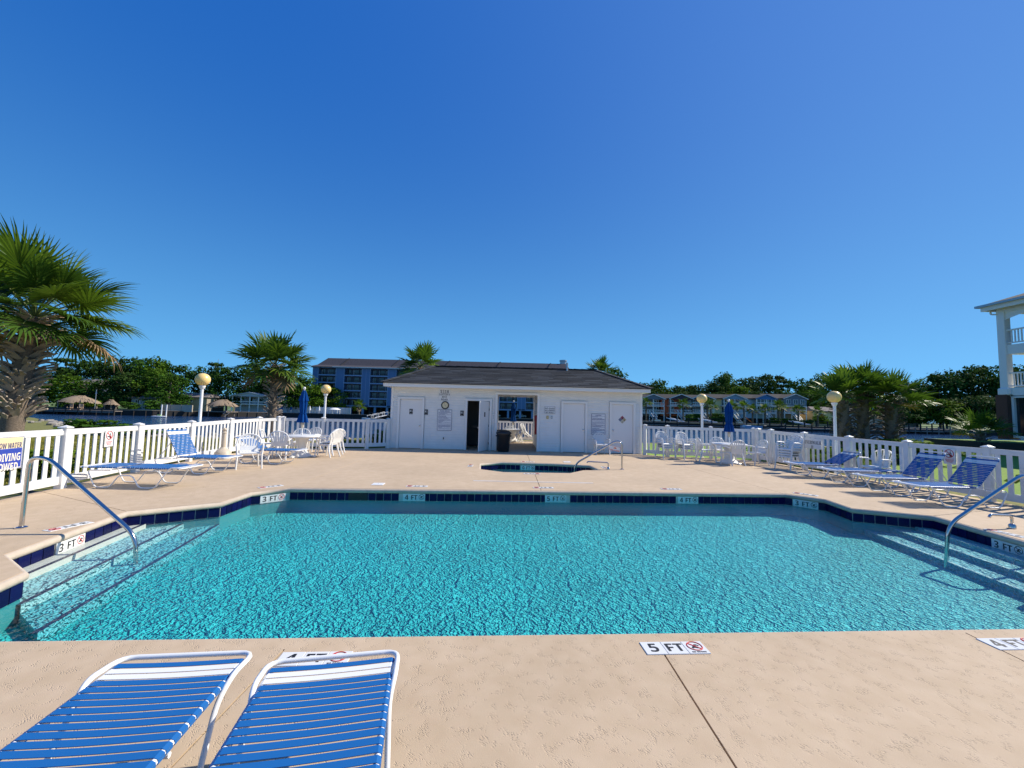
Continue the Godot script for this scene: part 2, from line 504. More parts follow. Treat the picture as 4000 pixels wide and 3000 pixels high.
func make_light() -> void:
	var cam := Camera3D.new()
	cam.name = "camera"
	cam.fov = 86.3
	cam.position = Vector3(0, 1.64, 0)
	cam.basis = Basis(Vector3.RIGHT, deg_to_rad(4.003)) * Basis(Vector3.BACK, 0.025)
	cam.near = 0.05
	cam.far = 3000.0
	add_child(cam)
	cam.current = true
	var to_sun := Vector3(1.13, 1.0, -0.40).normalized()
	var sun := DirectionalLight3D.new()
	sun.name = "sun"
	sun.basis = Basis.looking_at(-to_sun, Vector3.UP)
	sun.light_energy = 1.6
	sun.light_color = Color(1.0, 0.965, 0.90)
	sun.light_angular_distance = 0.5
	sun.shadow_enabled = true
	add_child(sun)
	# clear sky: deep blue overhead, paler towards the horizon and round the sun
	var h := 256
	var im := Image.create(h * 2, h, false, Image.FORMAT_RGBF)
	for y in h:
		var el := PI * 0.5 - PI * (y + 0.5) / h
		for x in h * 2:
			var az := TAU * (x + 0.5) / (h * 2)      # a panorama starts at -z and turns towards +x
			var d := Vector3(sin(az) * cos(el), sin(el), -cos(az) * cos(el))
			var s := clampf(sin(el), 0.0, 1.0)
			var t := pow(1.0 - s, 3.2)
			var q := Color(0.007, 0.094, 0.405).lerp(Color(0.155, 0.485, 0.83), t)
			var g := (d.dot(to_sun) + 1.0) * 0.5
			var glow := pow(g, 6.0)
			q = q + Color(0.085, 0.14, 0.22) * glow * 0.85
			if el < 0.0: q = Color(0.16, 0.16, 0.15)
			im.set_pixel(x, y, Color(q.r, q.g, q.b))
	var sky := Sky.new()
	var pm := PanoramaSkyMaterial.new()
	pm.panorama = ImageTexture.create_from_image(im)
	sky.sky_material = pm
	var e := Environment.new()
	e.background_mode = Environment.BG_SKY
	e.sky = sky
	e.tonemap_mode = Environment.TONE_MAPPER_LINEAR
	e.tonemap_exposure = 1.22
	e.sdfgi_enabled = true
	e.ssao_enabled = true
	e.ssil_enabled = true
	var we := WorldEnvironment.new()
	we.name = "environment"
	we.environment = e
	add_child(we)

var pool := P([-3.9, -2.87, -4.48, -3.5, -4.64, -4.05, -5.36, -4.48, -5.82, -6.37, -4.90, -7.10, -4.94, -7.98, -4.47, -8.50, 6.13, -9.26, 6.62, -8.70, 6.49, -7.88, 7.55, -7.41, 7.30, -5.45, 6.42, -5.05, 6.22, -4.3, 5.55, -3.52])
var spa := P([-0.88, -11.93, -0.97, -13.23, -0.29, -13.78, 1.44, -13.71, 2.60, -13.41, 2.70, -12.42, 2.16, -12.21, 1.68, -11.57, -0.17, -11.44])

func edge_z(a: Vector2, b: Vector2, x: float) -> float:
	return lerpf(a.y, b.y, (x - a.x) / (b.x - a.x))

func depth_marker(at: Vector3, bas: Basis, num: String, label: String, upright: bool) -> void:
	# three white tiles: the number, FT, and a no-diving sign; lies flat on the deck or set in the tile band
	var t := thing("depth_marker", at, 0, label, "depth marker", "pool depth markers")
	t.basis = bas
	for k in 3:
		var b := MB.new()
		b.rbox(Vector3((k - 1) * 0.153, 0, 0.0), Vector3(0.15, 0.15, 0.008), 0.002)
		obj(b, "tile", M.white_tile, t)
	word(num, 0.098, "number", M.ink, t, Vector3(-0.153, 0, 0.0045), Basis.IDENTITY)
	word("FT", 0.092, "lettering", M.ink, t, Vector3(0, 0, 0.0045), Basis.IDENTITY)
	var ring := MB.new()
	var p := []
	for k in 25: p.append(Vector3(0.153 + 0.052 * cos(TAU * k / 24), 0.012 + 0.052 * sin(TAU * k / 24), 0.005))
	ring.tube(p, 0.0045, 4, false)
	ring.bar(Vector3(0.153 - 0.037, 0.012 + 0.037, 0.0055), Vector3(0.153 + 0.037, 0.012 - 0.037, 0.0055), 0.008, 0.003, Vector3.BACK)
	obj(ring, "no_diving_ring", M.red if not upright or num == "3" and at.x < 0.0 else M.ink, t)
	var diver := MB.new()
	diver.bar(Vector3(0.13, -0.012, 0.005), Vector3(0.165, 0.03, 0.005), 0.016, 0.002, Vector3.BACK)
	diver.bar(Vector3(0.165, 0.03, 0.005), Vector3(0.185, 0.015, 0.005), 0.01, 0.002, Vector3.BACK)
	diver.bar(Vector3(0.14, 0.0, 0.005), Vector3(0.17, -0.012, 0.005), 0.009, 0.002, Vector3.BACK)
	obj(diver, "diver_figure", M.ink, t)
	if not upright:
		word("NO DIVING", 0.014, "lettering", M.ink, t, Vector3(0.153, -0.058, 0.0045), Basis.IDENTITY)

func make_ground() -> void:
	var b := MB.new()
	b.sheet(P([-1500, 60, 1500, 60, 1500, -1600, -1500, -1600]), -2.6)
	struct(b, "riverbed", M.dirt, "dark river bed under the water")
	b = MB.new()
	b.sheet(P([-1400, 40, 1400, 40, 1400, -260, -1400, -260]), -1.6)
	struct(b, "river", M.river, "dark blue rippled river behind the fences")
	# the near bank: lawn with its edge sloping down to the river
	var shore := [Vector2(-400, -75), Vector2(-90, -58), Vector2(-65, -52), Vector2(-48.6, -42), Vector2(-40, -35.7), Vector2(-33, -30.4), Vector2(-21, -22.8), Vector2(-14, -22.5), Vector2(-5, -26.5), Vector2(8, -27), Vector2(20, -27.5), Vector2(34, -33), Vector2(60, -42), Vector2(400, -60)]
	b = MB.new()
	var inner := PackedVector2Array()
	for s in shore: inner.append(s)
	inner.append(Vector2(400, 50)); inner.append(Vector2(-400, 50))
	# cut the ground away under deck, pool and spa
	var yard := P([-8.0, 60, -8.4, -5.5, -9.15, -10.0, -9.65, -14.0, -9.3, -16.4, -5.3, -17.9, -5.2, -24.6, 5.8, -24.6, 5.8, -17.6, 9.7, -16.3, 10.0, -15.5, 10.5, -8.0, 10.8, 60])
	for part in Geometry2D.clip_polygons(inner, yard):
		b.sheet(part, -0.10)
	struct(b, "lawn", M.grass, "dry yellow green lawn outside the fence")
	b = MB.new()
	for i in shore.size() - 1:
		var p: Vector2 = shore[i]
		var q: Vector2 = shore[i + 1]
		b.quad(Vector3(p.x, -1.9, p.y - 2.2), Vector3(p.x, -0.1, p.y), Vector3(q.x, -0.1, q.y), Vector3(q.x, -1.9, q.y - 2.2))
	struct(b, "river_bank", M.dirt, "bare earth bank sloping down to the river")
	b = MB.new()
	b.sheet(P([8, -17.6, 11.2, -14, 12, -4, 60, -4, 60, -34, 34, -31.5, 20, -26, 6.2, -26, 6.2, -18]), -0.085)
	struct(b, "green_lawn", M.grass_green, "bright green lawn behind the right hand fence")
	# grass blades on the stretch of lawn that shows over and through the left fence
	var bl := MB.new()
	for k in 7:
		var x := (k - 3) * 0.02
		var hh := 0.05 + 0.02 * (k % 3)
		bl.tri(Vector3(x - 0.006, 0, (k % 2) * 0.02), Vector3(x + 0.006, 0, (k % 2) * 0.02), Vector3(x + 0.02 * (k % 3 - 1), hh, 0.015 * (k % 4 - 1)))
	var mm := MultiMesh.new()
	mm.transform_format = MultiMesh.TRANSFORM_3D
	mm.use_colors = true
	mm.mesh = bl.mesh()
	mm.instance_count = 26000
	for i in 26000:
		var z := -4.0 - 17.0 * pow(rng.randf(), 1.2)
		var x := -9.9 - rng.randf() * (4.0 - z * 0.8)
		if i % 4 == 3:
			x = rng.randf_range(-9.0, -5.4); z = rng.randf_range(-22.3, -17.6)
		mm.set_instance_transform(i, Transform3D(Basis(Vector3.UP, rng.randf() * TAU).scaled(Vector3.ONE * rng.randf_range(0.7, 1.6)), Vector3(x, -0.1, z)))
		var t := rng.randf()
		mm.set_instance_color(i, Color(0.9, 0.8, 0.6).lerp(Color(1.7, 1.15, 1.2), t))
	var g := MultiMeshInstance3D.new()
	g.name = "grass"
	g.multimesh = mm
	g.material_override = M.blade
	add_child(g)
	tag(g, "short dry grass blades on the lawn beyond the left fence", "grass", "", "stuff")

func make_deck() -> void:
	var zn := edge_z(pool[0], pool[15], 1.1)
	var zf := edge_z(pool[7], pool[8], 0.68)
	var zs := edge_z(spa[7], spa[8], 0.68)
	var zb := edge_z(spa[2], spa[3], 0.68)
	var left := P([1.1, 12.0, 1.1, zn])
	for i in range(0, 8): left.append(pool[i])
	left.append_array(P([0.68, zf, 0.68, zs]))
	for k in [8, 0, 1, 2]: left.append(spa[k])
	left.append_array(P([0.68, zb, 0.68, -17.72, -5.15, -17.72, -5.2, -17.9, -6.0, -17.3, -7.63, -16.9, -9.25, -16.35, -9.65, -14.0, -9.42, -12.0, -9.08, -9.93, -8.61, -7.87, -8.22, -5.85, -7.5, 12.0]))
	var right := P([1.1, 12.0, 1.1, zn, pool[15].x, pool[15].y])
	for i in range(14, 7, -1): right.append(pool[i])
	right.append_array(P([0.68, zf, 0.68, zs]))
	for k in [7, 6, 5, 4, 3]: right.append(spa[k])
	right.append_array(P([0.68, zb, 0.68, -17.72, 5.62, -17.72, 5.7, -17.6, 6.45, -17.07, 8.16, -16.92, 9.62, -16.3, 9.92, -15.6, 10.02, -13.9, 10.16, -12.2, 10.3, -10.57, 10.42, -8.9, 10.6, -5.5, 10.9, 12.0]))
	var slabs := [left, right]
	var cuts := [[-1.5, 13, -1.5, -2.9], [3.62, 13, 3.62, -3.35], [1.1, 13, 1.1, -3.1], [0.68, -8.7, 0.68, -11.8], [0.68, -13.4, 0.68, -18], [-4.47, -8.4, -5.1, -18], [6.1, -9.1, 5.5, -18], [-5.8, -6.35, -9.9, -8.2], [7.5, -7.4, 11, -8.6]]
	for q in cuts:
		var a := Vector2(q[0], q[1])
		var e := Vector2(q[2], q[3])
		var s := (e - a).orthogonal().normalized() * 0.006
		var strip := PackedVector2Array([a + s, e + s, e - s, a - s])
		var next := []
		for poly in slabs:
			for r in Geometry2D.clip_polygons(poly, strip):
				if r.size() > 2: next.append(r)
		slabs = next
	var deck := Node3D.new()
	deck.name = "deck"
	add_child(deck)
	tag(deck, "tan trowelled concrete pool deck with dark joints", "", "", "structure")
	for poly in slabs:
		var b := MB.new()
		b.prism(poly, -0.09, 0.0)
		obj(b, "slab", M.deck, deck)
	var b := MB.new()
	b.prism(P([-5.1, -17.72, 5.55, -17.72, 5.55, -24.5, -5.1, -24.5]), -0.1, -0.004)
	obj(b, "slab", M.deck, deck)
	# dark bed under the joints
	b = MB.new()
	for q in cuts:
		var a := Vector2(q[0], q[1])
		var e := Vector2(q[2], q[3])
		if a.y > 0: e.y += 0.12
		elif absf(a.x - 0.68) < 0.01: a.y -= 0.75; e.y += (0.5 if e.y > -13 else 0.0)
		else: a = a.lerp(e, 0.06)
		if absf(a.x - 0.68) < 0.01 and a.y < -13: a.y += 0.35
		b.bar(Vector3(a.x, -0.055, a.y), Vector3(e.x, -0.055, e.y), 0.04, 0.06)
	obj(b, "joint_filler", M.joint, deck)
	# rounded nose along the water
	for pr in [pool, spa]:
		b = MB.new()
		var p := []
		for v in pr: p.append(Vector3(v.x, -0.047, v.y))
		p.append(p[0])
		b.tube(p, 0.045, 10, false)
		obj(b, "coping", M.coping, deck)
	# white strip drain between pool and spa, skimmer lids
	b = MB.new()
	b.bar(Vector3(-0.86, 0.0, -9.89), Vector3(2.01, 0.0, -9.98), 0.045, 0.012)
	tag(obj(b, "strip_drain", M.sign_white), "long thin white strip drain in the deck between pool and spa", "drain")
	for q in [[-2.88, -9.13, "square white skimmer lid on the deck behind the far pool edge"], [1.95, -14.17, "square white skimmer lid on the deck behind the spa"]]:
		var t := thing("skimmer_lid", Vector3(q[0], 0, q[1]), 0.07, q[2], "skimmer lid", "skimmer lids")
		b = MB.new()
		b.rbox(Vector3(0, 0.004, 0), Vector3(0.25, 0.014, 0.25), 0.004)
		obj(b, "lid", M.sign_white, t)
		b = MB.new()
		b.lathe([Vector2(0.016, 0.011), Vector2(0.014, 0.0135), Vector2(0, 0.0135)], 10)
		obj(b, "finger_hole", M.galv, t)

func inside_offset(pr: PackedVector2Array, d: float) -> PackedVector2Array:
	var r := Geometry2D.offset_polygon(pr, -d)
	return r[0]

func make_basin(pr: PackedVector2Array, called: String, label: String, yf: float, gaps: Array) -> Node3D:
	var ccw := pr.duplicate()
	if Geometry2D.is_polygon_clockwise(ccw): ccw.reverse()
	var root := Node3D.new()
	root.name = called
	add_child(root)
	tag(root, label, "", "", "structure")
	var b := MB.new()
	var g := MB.new()
	var m := ccw.size()
	for i in m:
		var a := ccw[i]
		var e := ccw[(i + 1) % m]
		var inw := Vector3(-(e.y - a.y), 0, e.x - a.x)
		b._face([Vector3(a.x, yf, a.y), Vector3(e.x, yf, e.y), Vector3(e.x, -0.25, e.y), Vector3(a.x, -0.25, a.y)], inw)
		g._face([Vector3(a.x, -0.25, a.y), Vector3(e.x, -0.25, e.y), Vector3(e.x, -0.07, e.y), Vector3(a.x, -0.07, a.y)], inw)
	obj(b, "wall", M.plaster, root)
	obj(g, "tile_bed", M.grout, root)
	b = MB.new()
	b.sheet(ccw, yf)
	obj(b, "floor", M.floor, root)
	# navy tiles, one by one
	var tm := MB.new()
	tm.rbox(Vector3.ZERO, Vector3(1, 0.15, 0.014), 0.004)
	var mesh := tm.mesh()
	for i in m:
		var a := ccw[i]
		var e := ccw[(i + 1) % m]
		var d := (e - a).normalized()
		var inw := Vector3(-d.y, 0, d.x)
		var len := a.distance_to(e)
		var n := maxi(1, int(round(len / 0.157)))
		var pitch := len / n
		for k in n:
			var c := a.lerp(e, (k + 0.5) / n)
			var skip := false
			for gp in gaps:
				if Vector2(gp[0], gp[1]).distance_to(c) < 0.232: skip = true
			if skip: continue
			var bas := Basis(Vector3(d.x, 0, d.y) * (pitch - 0.011), Vector3.UP, inw)
			inst(mesh, "tile", M.tile if (k * 7 + i) % 3 else M.tile_b, root, Transform3D(bas, Vector3(c.x, -0.168, c.y) + inw * 0.006))
	return root

func make_pool() -> void:
	# depth markers set in the tile band: [edge point index a, b, share along, number]
	var band := [[6, 7, 0.55, "3"], [7, 8, 0.235, "4"], [7, 8, 0.515, "5"], [7, 8, 0.79, "4"], [8, 9, 0.52, "3"], [3, 4, 0.46, "3"], [11, 12, 0.62, "3"]]
	var words := ["three foot depth marker in the tile band left of the far pool wall", "four foot depth marker in the far tile band, left half", "five foot depth marker in the middle of the far tile band", "four foot depth marker in the far tile band, right half", "three foot depth marker in the tile band right of the far pool wall", "three foot depth marker in the tile band above the left pool steps", "three foot depth marker in the tile band above the right pool steps"]
	var gaps := []
	for k in band.size():
		var a := pool[band[k][0]]
		var e := pool[band[k][1]]
		var c := a.lerp(e, band[k][2])
		gaps.append([c.x, c.y])
		var d := (e - a).normalized()
		var inw := Vector3(-d.y, 0, d.x)
		depth_marker(Vector3(c.x, -0.168, c.y) + inw * 0.012, Basis(Vector3(d.x, 0, d.y), Vector3.UP, inw), band[k][3], words[k], true)
	var root := make_basin(pool, "pool_basin", "swimming pool basin with the teal of its water painted into the plaster, and a navy tile band", -0.47, gaps)
	# steps in the two end recesses
	for side in 2:
		var a: Vector2 = pool[4] if side == 0 else pool[12]
		var e: Vector2 = pool[3] if side == 0 else pool[11]
		var d := (e - a).normalized()
		var inw := Vector2(-d.y, d.x)
		if inw.dot(Vector2(0.8, -6) - a) < 0: inw = -inw
		var offs := [0.22, 0.64, 1.08] if side == 0 else [0.26, 0.60, 0.98]
		var tops := [-0.225, -0.29, -0.37]
		for k in [2, 1, 0]:
			# the ends of the steps run on in line with the sides of the recess
			var s1: Vector2 = (pool[5 if side == 0 else 13] - a).normalized()
			var s2: Vector2 = (pool[2 if side == 0 else 10] - e).normalized()
			var quad := PackedVector2Array([a - s1 * 0.4, e - s2 * 0.4, e + s2 * (offs[k] / s2.dot(inw)), a + s1 * (offs[k] / s1.dot(inw))])
			for q in Geometry2D.intersect_polygons(quad, inside_offset(pool, 0.01)):
				var b := MB.new()
				# keep the tread to the recess: cut at the mouth
				b.prism(q, -0.47 if k == 2 else tops[k] - 0.2, tops[k])
				obj(b, "step", ([M.tread, M.tread2, M.tread3] if side == 0 else [M.tread2, M.tread3, M.tread3])[k], root)  # lower steps get a stronger painted water tint
				b = MB.new()
				var lo := 1e9
				var hi := -1e9
				for v in q:
					if absf((v - a).dot(inw) - offs[k]) < 0.01:
						lo = minf(lo, (v - a).dot(d)); hi = maxf(hi, (v - a).dot(d))
				if hi > lo:
					var p0: Vector2 = a + d * lo + inw * (offs[k] - 0.03)
					var p1: Vector2 = a + d * hi + inw * (offs[k] - 0.03)
					b.bar(Vector3(p0.x, tops[k], p0.y), Vector3(p1.x, tops[k], p1.y), 0.045, 0.008)
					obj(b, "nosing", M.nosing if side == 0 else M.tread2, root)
	# skimmer mouth in the far wall
	var sk := MB.new()
	var c := pool[7].lerp(pool[8], 0.128)
	sk.rbox(Vector3(c.x, -0.165, c.y + 0.016), Vector3(0.38, 0.13, 0.012), 0.004, Basis(Vector3.UP, 0.0716))
	obj(sk, "skimmer_mouth", M.black, root)
	var b := MB.new()
	b.sheet(pool, -0.172)
	struct(b, "pool_water", M.water, "clear rippled water of the swimming pool")
	make_basin(spa, "spa_basin", "small spa basin with a navy tile band", -0.52, [[0.6, -13.74]])
	b = MB.new()
	b.sheet(spa, -0.18)
	struct(b, "spa_water", M.water, "clear water of the small spa")
	var dd := (spa[3] - spa[2]).normalized()
	depth_marker(Vector3(0.6, -0.168, -13.72), Basis(Vector3(dd.x, 0, dd.y), Vector3.UP, Vector3(-dd.y, 0, dd.x)), "0", "depth marker in the tile band of the spa back wall", true)
	# markers lying on the deck
	for q in [[1.20, -3.03, 0.07, "5", "five foot depth marker flat on the near deck, across the dark joint"], [3.83, -3.20, 0.07, "4", "four foot depth marker on the near deck at the right"], [-1.25, -2.80, 0.07, "4", "four foot depth marker on the near deck behind the striped loungers"],
		[-5.78, -5.52, 1.34 - PI, "3", "three foot depth marker on the deck above the left pool steps"], [7.55, -6.35, -1.45 - PI, "3", "three foot depth marker on the deck above the right pool steps"],
		[0.75, -9.2, PI + 0.07, "5", "five foot depth marker on the deck behind the middle of the far pool wall"], [-2.0, -9.0, PI + 0.07, "4", "four foot depth marker on the deck behind the far wall, left"], [3.67, -9.43, PI + 0.07, "4", "four foot depth marker on the deck behind the far wall, right"],
		[6.55, -9.2, PI - 0.85, "3", "three foot depth marker on the deck by the far right pool corner"], [-4.9, -8.55, PI + 0.9, "3", "three foot depth marker on the deck by the far left pool corner"],
		[0.6, -11.25, 0.03, "0", "depth marker on the deck in front of the spa"], [0.6, -13.95, PI, "0", "depth marker on the deck behind the spa"], [-1.2, -12.6, PI * 0.5, "0", "depth marker on the deck left of the spa"], [2.95, -12.95, -PI * 0.5, "0", "depth marker on the deck right of the spa beside the grab bar"]]:
		depth_marker(Vector3(q[0], 0.0025, q[1]), Basis(Vector3.UP, q[2]) * Basis(Vector3.RIGHT, -PI * 0.5), q[3], q[4], false)

var post_mesh: Mesh
var cap_mesh: Mesh

func fence(called: String, pts: Array, label: String, skip := []) -> Node3D:
	# pts: [x, z, height] of every post; pickets and two rails between neighbours
	var root := thing(called, Vector3.ZERO, 0, label, "fence", "white picket fences round the pool deck")
	for i in pts.size():
		var p: Array = pts[i]
		var h: float = p[2] - 0.06
		var dir := Vector2(1, 0)
		var o: Array = pts[mini(i + 1, pts.size() - 1)] if i < pts.size() - 1 else pts[i - 1]
		dir = Vector2(o[0] - p[0], o[1] - p[1]).normalized()
		var bas := Basis(Vector3.UP, -atan2(dir.y, dir.x))
		var b := MB.new()
		b.rbox(Vector3(0, h * 0.5 - 0.03, 0), Vector3(0.127, h + 0.06, 0.127), 0.008)
		var po := obj(b, "post", M.vinyl, root, Transform3D(bas, Vector3(p[0], 0, p[1])))
		b = MB.new()
		b.rbox(Vector3(0, h + 0.014, 0), Vector3(0.165, 0.03, 0.165), 0.008)
		var f := [Vector3(-0.07, h + 0.028, -0.07), Vector3(0.07, h + 0.028, -0.07), Vector3(0.07, h + 0.028, 0.07), Vector3(-0.07, h + 0.028, 0.07)]
		var top := Vector3(0, h + 0.062, 0)
		for k in 4: b._face([f[k], f[(k + 1) % 4], top], (f[k] + f[(k + 1) % 4]) * 0.5 - Vector3(0, h, 0) + Vector3.UP * 0.05)
		obj(b, "post_cap", M.vinyl, po)
	for i in pts.size() - 1:
		if i in skip: continue
		var p: Array = pts[i]
		var q: Array = pts[i + 1]
		var a := Vector3(p[0], 0, p[1])
		var e := Vector3(q[0], 0, q[1])
		var d := (e - a).normalized()
		var up := Vector3.UP
		a += d * 0.062
		e -= d * 0.062
		var ha: float = p[2] - 0.13
		var he: float = q[2] - 0.13
		var b := MB.new()
		b.bar(a + up * ha, e + up * he, 0.045, 0.11)
		obj(b, "rail", M.vinyl, root)
		b = MB.new()
		b.bar(a + up * 0.155, e + up * 0.155, 0.045, 0.15)
		obj(b, "rail", M.vinyl, root)
		var len := a.distance_to(e)
		var n := int(round(len / 0.19))
		var bas := Basis(Vector3.UP, -atan2(d.z, d.x))
		for k in n:
			var t := (k + 0.5) / n
			var hh := lerpf(ha, he, t) - 0.05 - 0.225
			b = MB.new()
			b.rbox(Vector3.ZERO, Vector3(0.09, hh, 0.022), 0.003)
			obj(b, "picket", M.vinyl, root, Transform3D(bas, a.lerp(e, t) + up * (0.226 + hh * 0.5)))
	return root

func sign_board(called: String, at: Vector3, bas: Basis, w: float, h: float, mat: Material, label: String, cat := "sign", group := "") -> Node3D:
	var t := thing(called, at, 0, label, cat, group)
	t.basis = bas
	var b := MB.new()
	b.rbox(Vector3(0, 0, 0), Vector3(w, h, 0.006), 0.002)
	obj(b, "panel", mat, t)
	return t

func frame_of(w: float, h: float, t: float, z: float) -> MB:
	var b := MB.new()
	b.box(Vector3(0, h * 0.5 - t * 0.5, z), Vector3(w, t, 0.003))
	b.box(Vector3(0, -h * 0.5 + t * 0.5, z), Vector3(w, t, 0.003))
	b.box(Vector3(-w * 0.5 + t * 0.5, 0, z), Vector3(t, h - 2 * t, 0.003))
	b.box(Vector3(w * 0.5 - t * 0.5, 0, z), Vector3(t, h - 2 * t, 0.003))
	return b

func print_rows(t: Node3D, x0: float, x1: float, y0: float, y1: float, step: float, hgt: float, mat: Material, sd: int) -> void:
	# paragraphs of print far too small to read in the photograph
	var r := RandomNumberGenerator.new()
	r.seed = sd
	var b := MB.new()
	var y := y0
	while y > y1:
		var x := x0
		var stop := x0 + (x1 - x0) * (1.0 if r.randf() < 0.6 else r.randf_range(0.25, 0.8))
		while x < stop:
			var w := r.randf_range(0.012, 0.045)
			b.box(Vector3(minf(x + w * 0.5, x1), y, 0.0036), Vector3(minf(w, x1 - x + 0.002), hgt, 0.0012))
			x += w + 0.008
		y -= step * (1.0 if r.randf() < 0.75 else 1.7)
	obj(b, "fine_print", mat, t)

func no_smoking(at: Vector3, bas: Basis, label: String) -> void:
	var t := sign_board("no_smoking_sign", at, bas, 0.25, 0.36, M.sign_white, label, "sign", "no smoking signs on the fences")
	var b := MB.new()
	var p := []
	for k in 33: p.append(Vector3(0.09 * cos(TAU * k / 32), 0.065 + 0.09 * sin(TAU * k / 32), 0.005))
	b.tube(p, 0.008, 4, false)
	b.bar(Vector3(-0.063, 0.128, 0.005), Vector3(0.063, 0.002, 0.005), 0.015, 0.003, Vector3.BACK)
	obj(b, "red_ring", M.red, t)
	b = MB.new()
	b.box(Vector3(-0.005, 0.04, 0.004), Vector3(0.10, 0.02, 0.002))
	b.box(Vector3(0.03, 0.018, 0.004), Vector3(0.05, 0.05, 0.002))
	for k in 4: b.bar(Vector3(0.02 + 0.012 * k, 0.06, 0.004), Vector3(0.03 - 0.008 * k, 0.125 - 0.012 * k, 0.004), 0.006, 0.002, Vector3.BACK)
	obj(b, "cigarette_symbol", M.ink, t)
	b = MB.new()
	b.box(Vector3(0, -0.045, 0.004), Vector3(0.2, 0.004, 0.002))
	for k in 3: b.box(Vector3(0, -0.075 - 0.027 * k, 0.004), Vector3(0.18 - 0.03 * k, 0.012, 0.002))
	obj(b, "fine_print", M.red, t)

func make_fences() -> void:
	fence("picket_fence", [[-7.05, -0.6, 1.19], [-7.6, -3.85, 1.19], [-8.09, -5.85, 1.19], [-8.49, -7.87, 1.19], [-8.96, -9.93, 1.18], [-9.30, -12.0, 1.19], [-9.53, -14.0, 1.23], [-9.5, -15.55, 1.26], [-9.13, -16.2, 1.28]], "white vinyl picket fence on the left, in full sun, with the no diving sign")
	fence("picket_fence", [[-9.02, -16.3, 1.28], [-7.63, -16.75, 1.28], [-5.95, -17.1, 1.28], [-5.27, -17.68, 1.28]], "shaded white picket fence between the left corner and the pool house")
	fence("picket_fence", [[5.7, -17.5, 1.3], [6.45, -16.95, 1.3], [8.16, -16.8, 1.3], [9.53, -16.17, 1.3]], "white picket fence right of the pool house behind the stacked chairs")
	fence("picket_fence", [[9.62, -16.02, 1.29], [9.8, -15.5, 1.28], [9.9, -13.89, 1.25], [10.03, -12.21, 1.22], [10.17, -10.57, 1.2], [10.3, -8.9, 1.2], [10.42, -7.2, 1.2], [10.52, -5.5, 1.2], [10.62, -3.8, 1.2]], "white picket fence on the right behind the row of blue loungers")
	fence("picket_fence", [[-3.6, -23.3, 1.22], [-3.6, -24.2, 1.22], [-1.75, -24.2, 1.22], [0.1, -24.2, 1.22], [1.95, -24.2, 1.22], [3.8, -24.2, 1.22], [3.8, -23.3, 1.22]], "white picket fence seen through the pool house passage")
	# signs hung on the pickets; the left fence runs away from the lens, its face turned to the deck
	var p0 := Vector3(-8.09, 0, -5.85)
	var p1 := Vector3(-8.49, 0, -7.87)
	var d := (p1 - p0).normalized()
	var bl := Basis(-d, Vector3.UP, -d.cross(Vector3.UP))
	if bl.z.x < 0: bl = Basis(d, Vector3.UP, d.cross(Vector3.UP))
	var at := p0.lerp(p1, 0.43) + bl.z * 0.035 + Vector3.UP * 0.77
	var t := sign_board("no_diving_sign", at, bl, 0.66, 0.54, M.sign_white, "large cream and blue shallow water no diving sign on the left fence")
	var b := MB.new()
	b.box(Vector3(0, 0.165, 0.004), Vector3(0.61, 0.175, 0.002))
	obj(b, "cream_band", std(Color(0.78, 0.64, 0.36), 0.5), t)
	b = MB.new()
	b.box(Vector3(0, -0.085, 0.004), Vector3(0.61, 0.315, 0.002))
	obj(b, "blue_band", M.sign_blue, t)
	obj(frame_of(0.645, 0.525, 0.006, 0.004), "border", M.ink_blue, t)
	word("SHALLOW WATER", 0.088, "lettering", M.ink_blue, t, Vector3(0, 0.120, 0.006), Basis.IDENTITY, "Droid Sans", 0.58)
	var pale := std(Color(0.80, 0.74, 0.60), 0.5)
	word("NO DIVING", 0.125, "lettering", pale, t, Vector3(0, -0.072, 0.006), Basis.IDENTITY, "Droid Sans", 0.62)
	word("ALLOWED", 0.115, "lettering", pale, t, Vector3(0, -0.225, 0.006), Basis.IDENTITY, "Droid Sans", 0.70)
	var q0 := Vector3(-8.49, 0, -7.87)
	var q1 := Vector3(-8.96, 0, -9.93)
	d = (q1 - q0).normalized()
	bl = Basis(-d, Vector3.UP, (-d).cross(Vector3.UP))
	if bl.z.x < 0: bl = Basis(d, Vector3.UP, d.cross(Vector3.UP))
	no_smoking(q0.lerp(q1, 0.52) + bl.z * 0.04 + Vector3.UP * 0.87, bl, "small red and white no smoking sign on the left fence")
	q0 = Vector3(10.17, 0, -10.57)
	q1 = Vector3(10.3, 0, -8.9)
	d = (q1 - q0).normalized()
	var br := Basis(d, Vector3.UP, d.cross(Vector3.UP))
	if br.z.x > 0: br = Basis(-d, Vector3.UP, (-d).cross(Vector3.UP))
	no_smoking(q0.lerp(q1, 0.58) + br.z * 0.04 + Vector3.UP * 0.88, br, "small red and white no smoking sign on the right fence")
	q0 = Vector3(9.9, 0, -13.89)
	q1 = Vector3(10.03, 0, -12.21)
	d = (q1 - q0).normalized()
	br = Basis(d, Vector3.UP, d.cross(Vector3.UP))
	if br.z.x > 0: br = Basis(-d, Vector3.UP, (-d).cross(Vector3.UP))
	t = sign_board("name_sign", q0.lerp(q1, 0.22) + br.z * 0.04 + Vector3.UP * 0.88, br, 0.72, 0.34, M.sign_white, "white RIVERWALK II sign hung on the right fence")
	word("RIVERWALK", 0.105, "lettering", M.ink, t, Vector3(0, 0.03, 0.004), Basis.IDENTITY, "Droid Serif", 0.78)
	word("II", 0.095, "lettering", M.ink, t, Vector3(0, -0.12, 0.004), Basis.IDENTITY, "Droid Serif", 0.85)

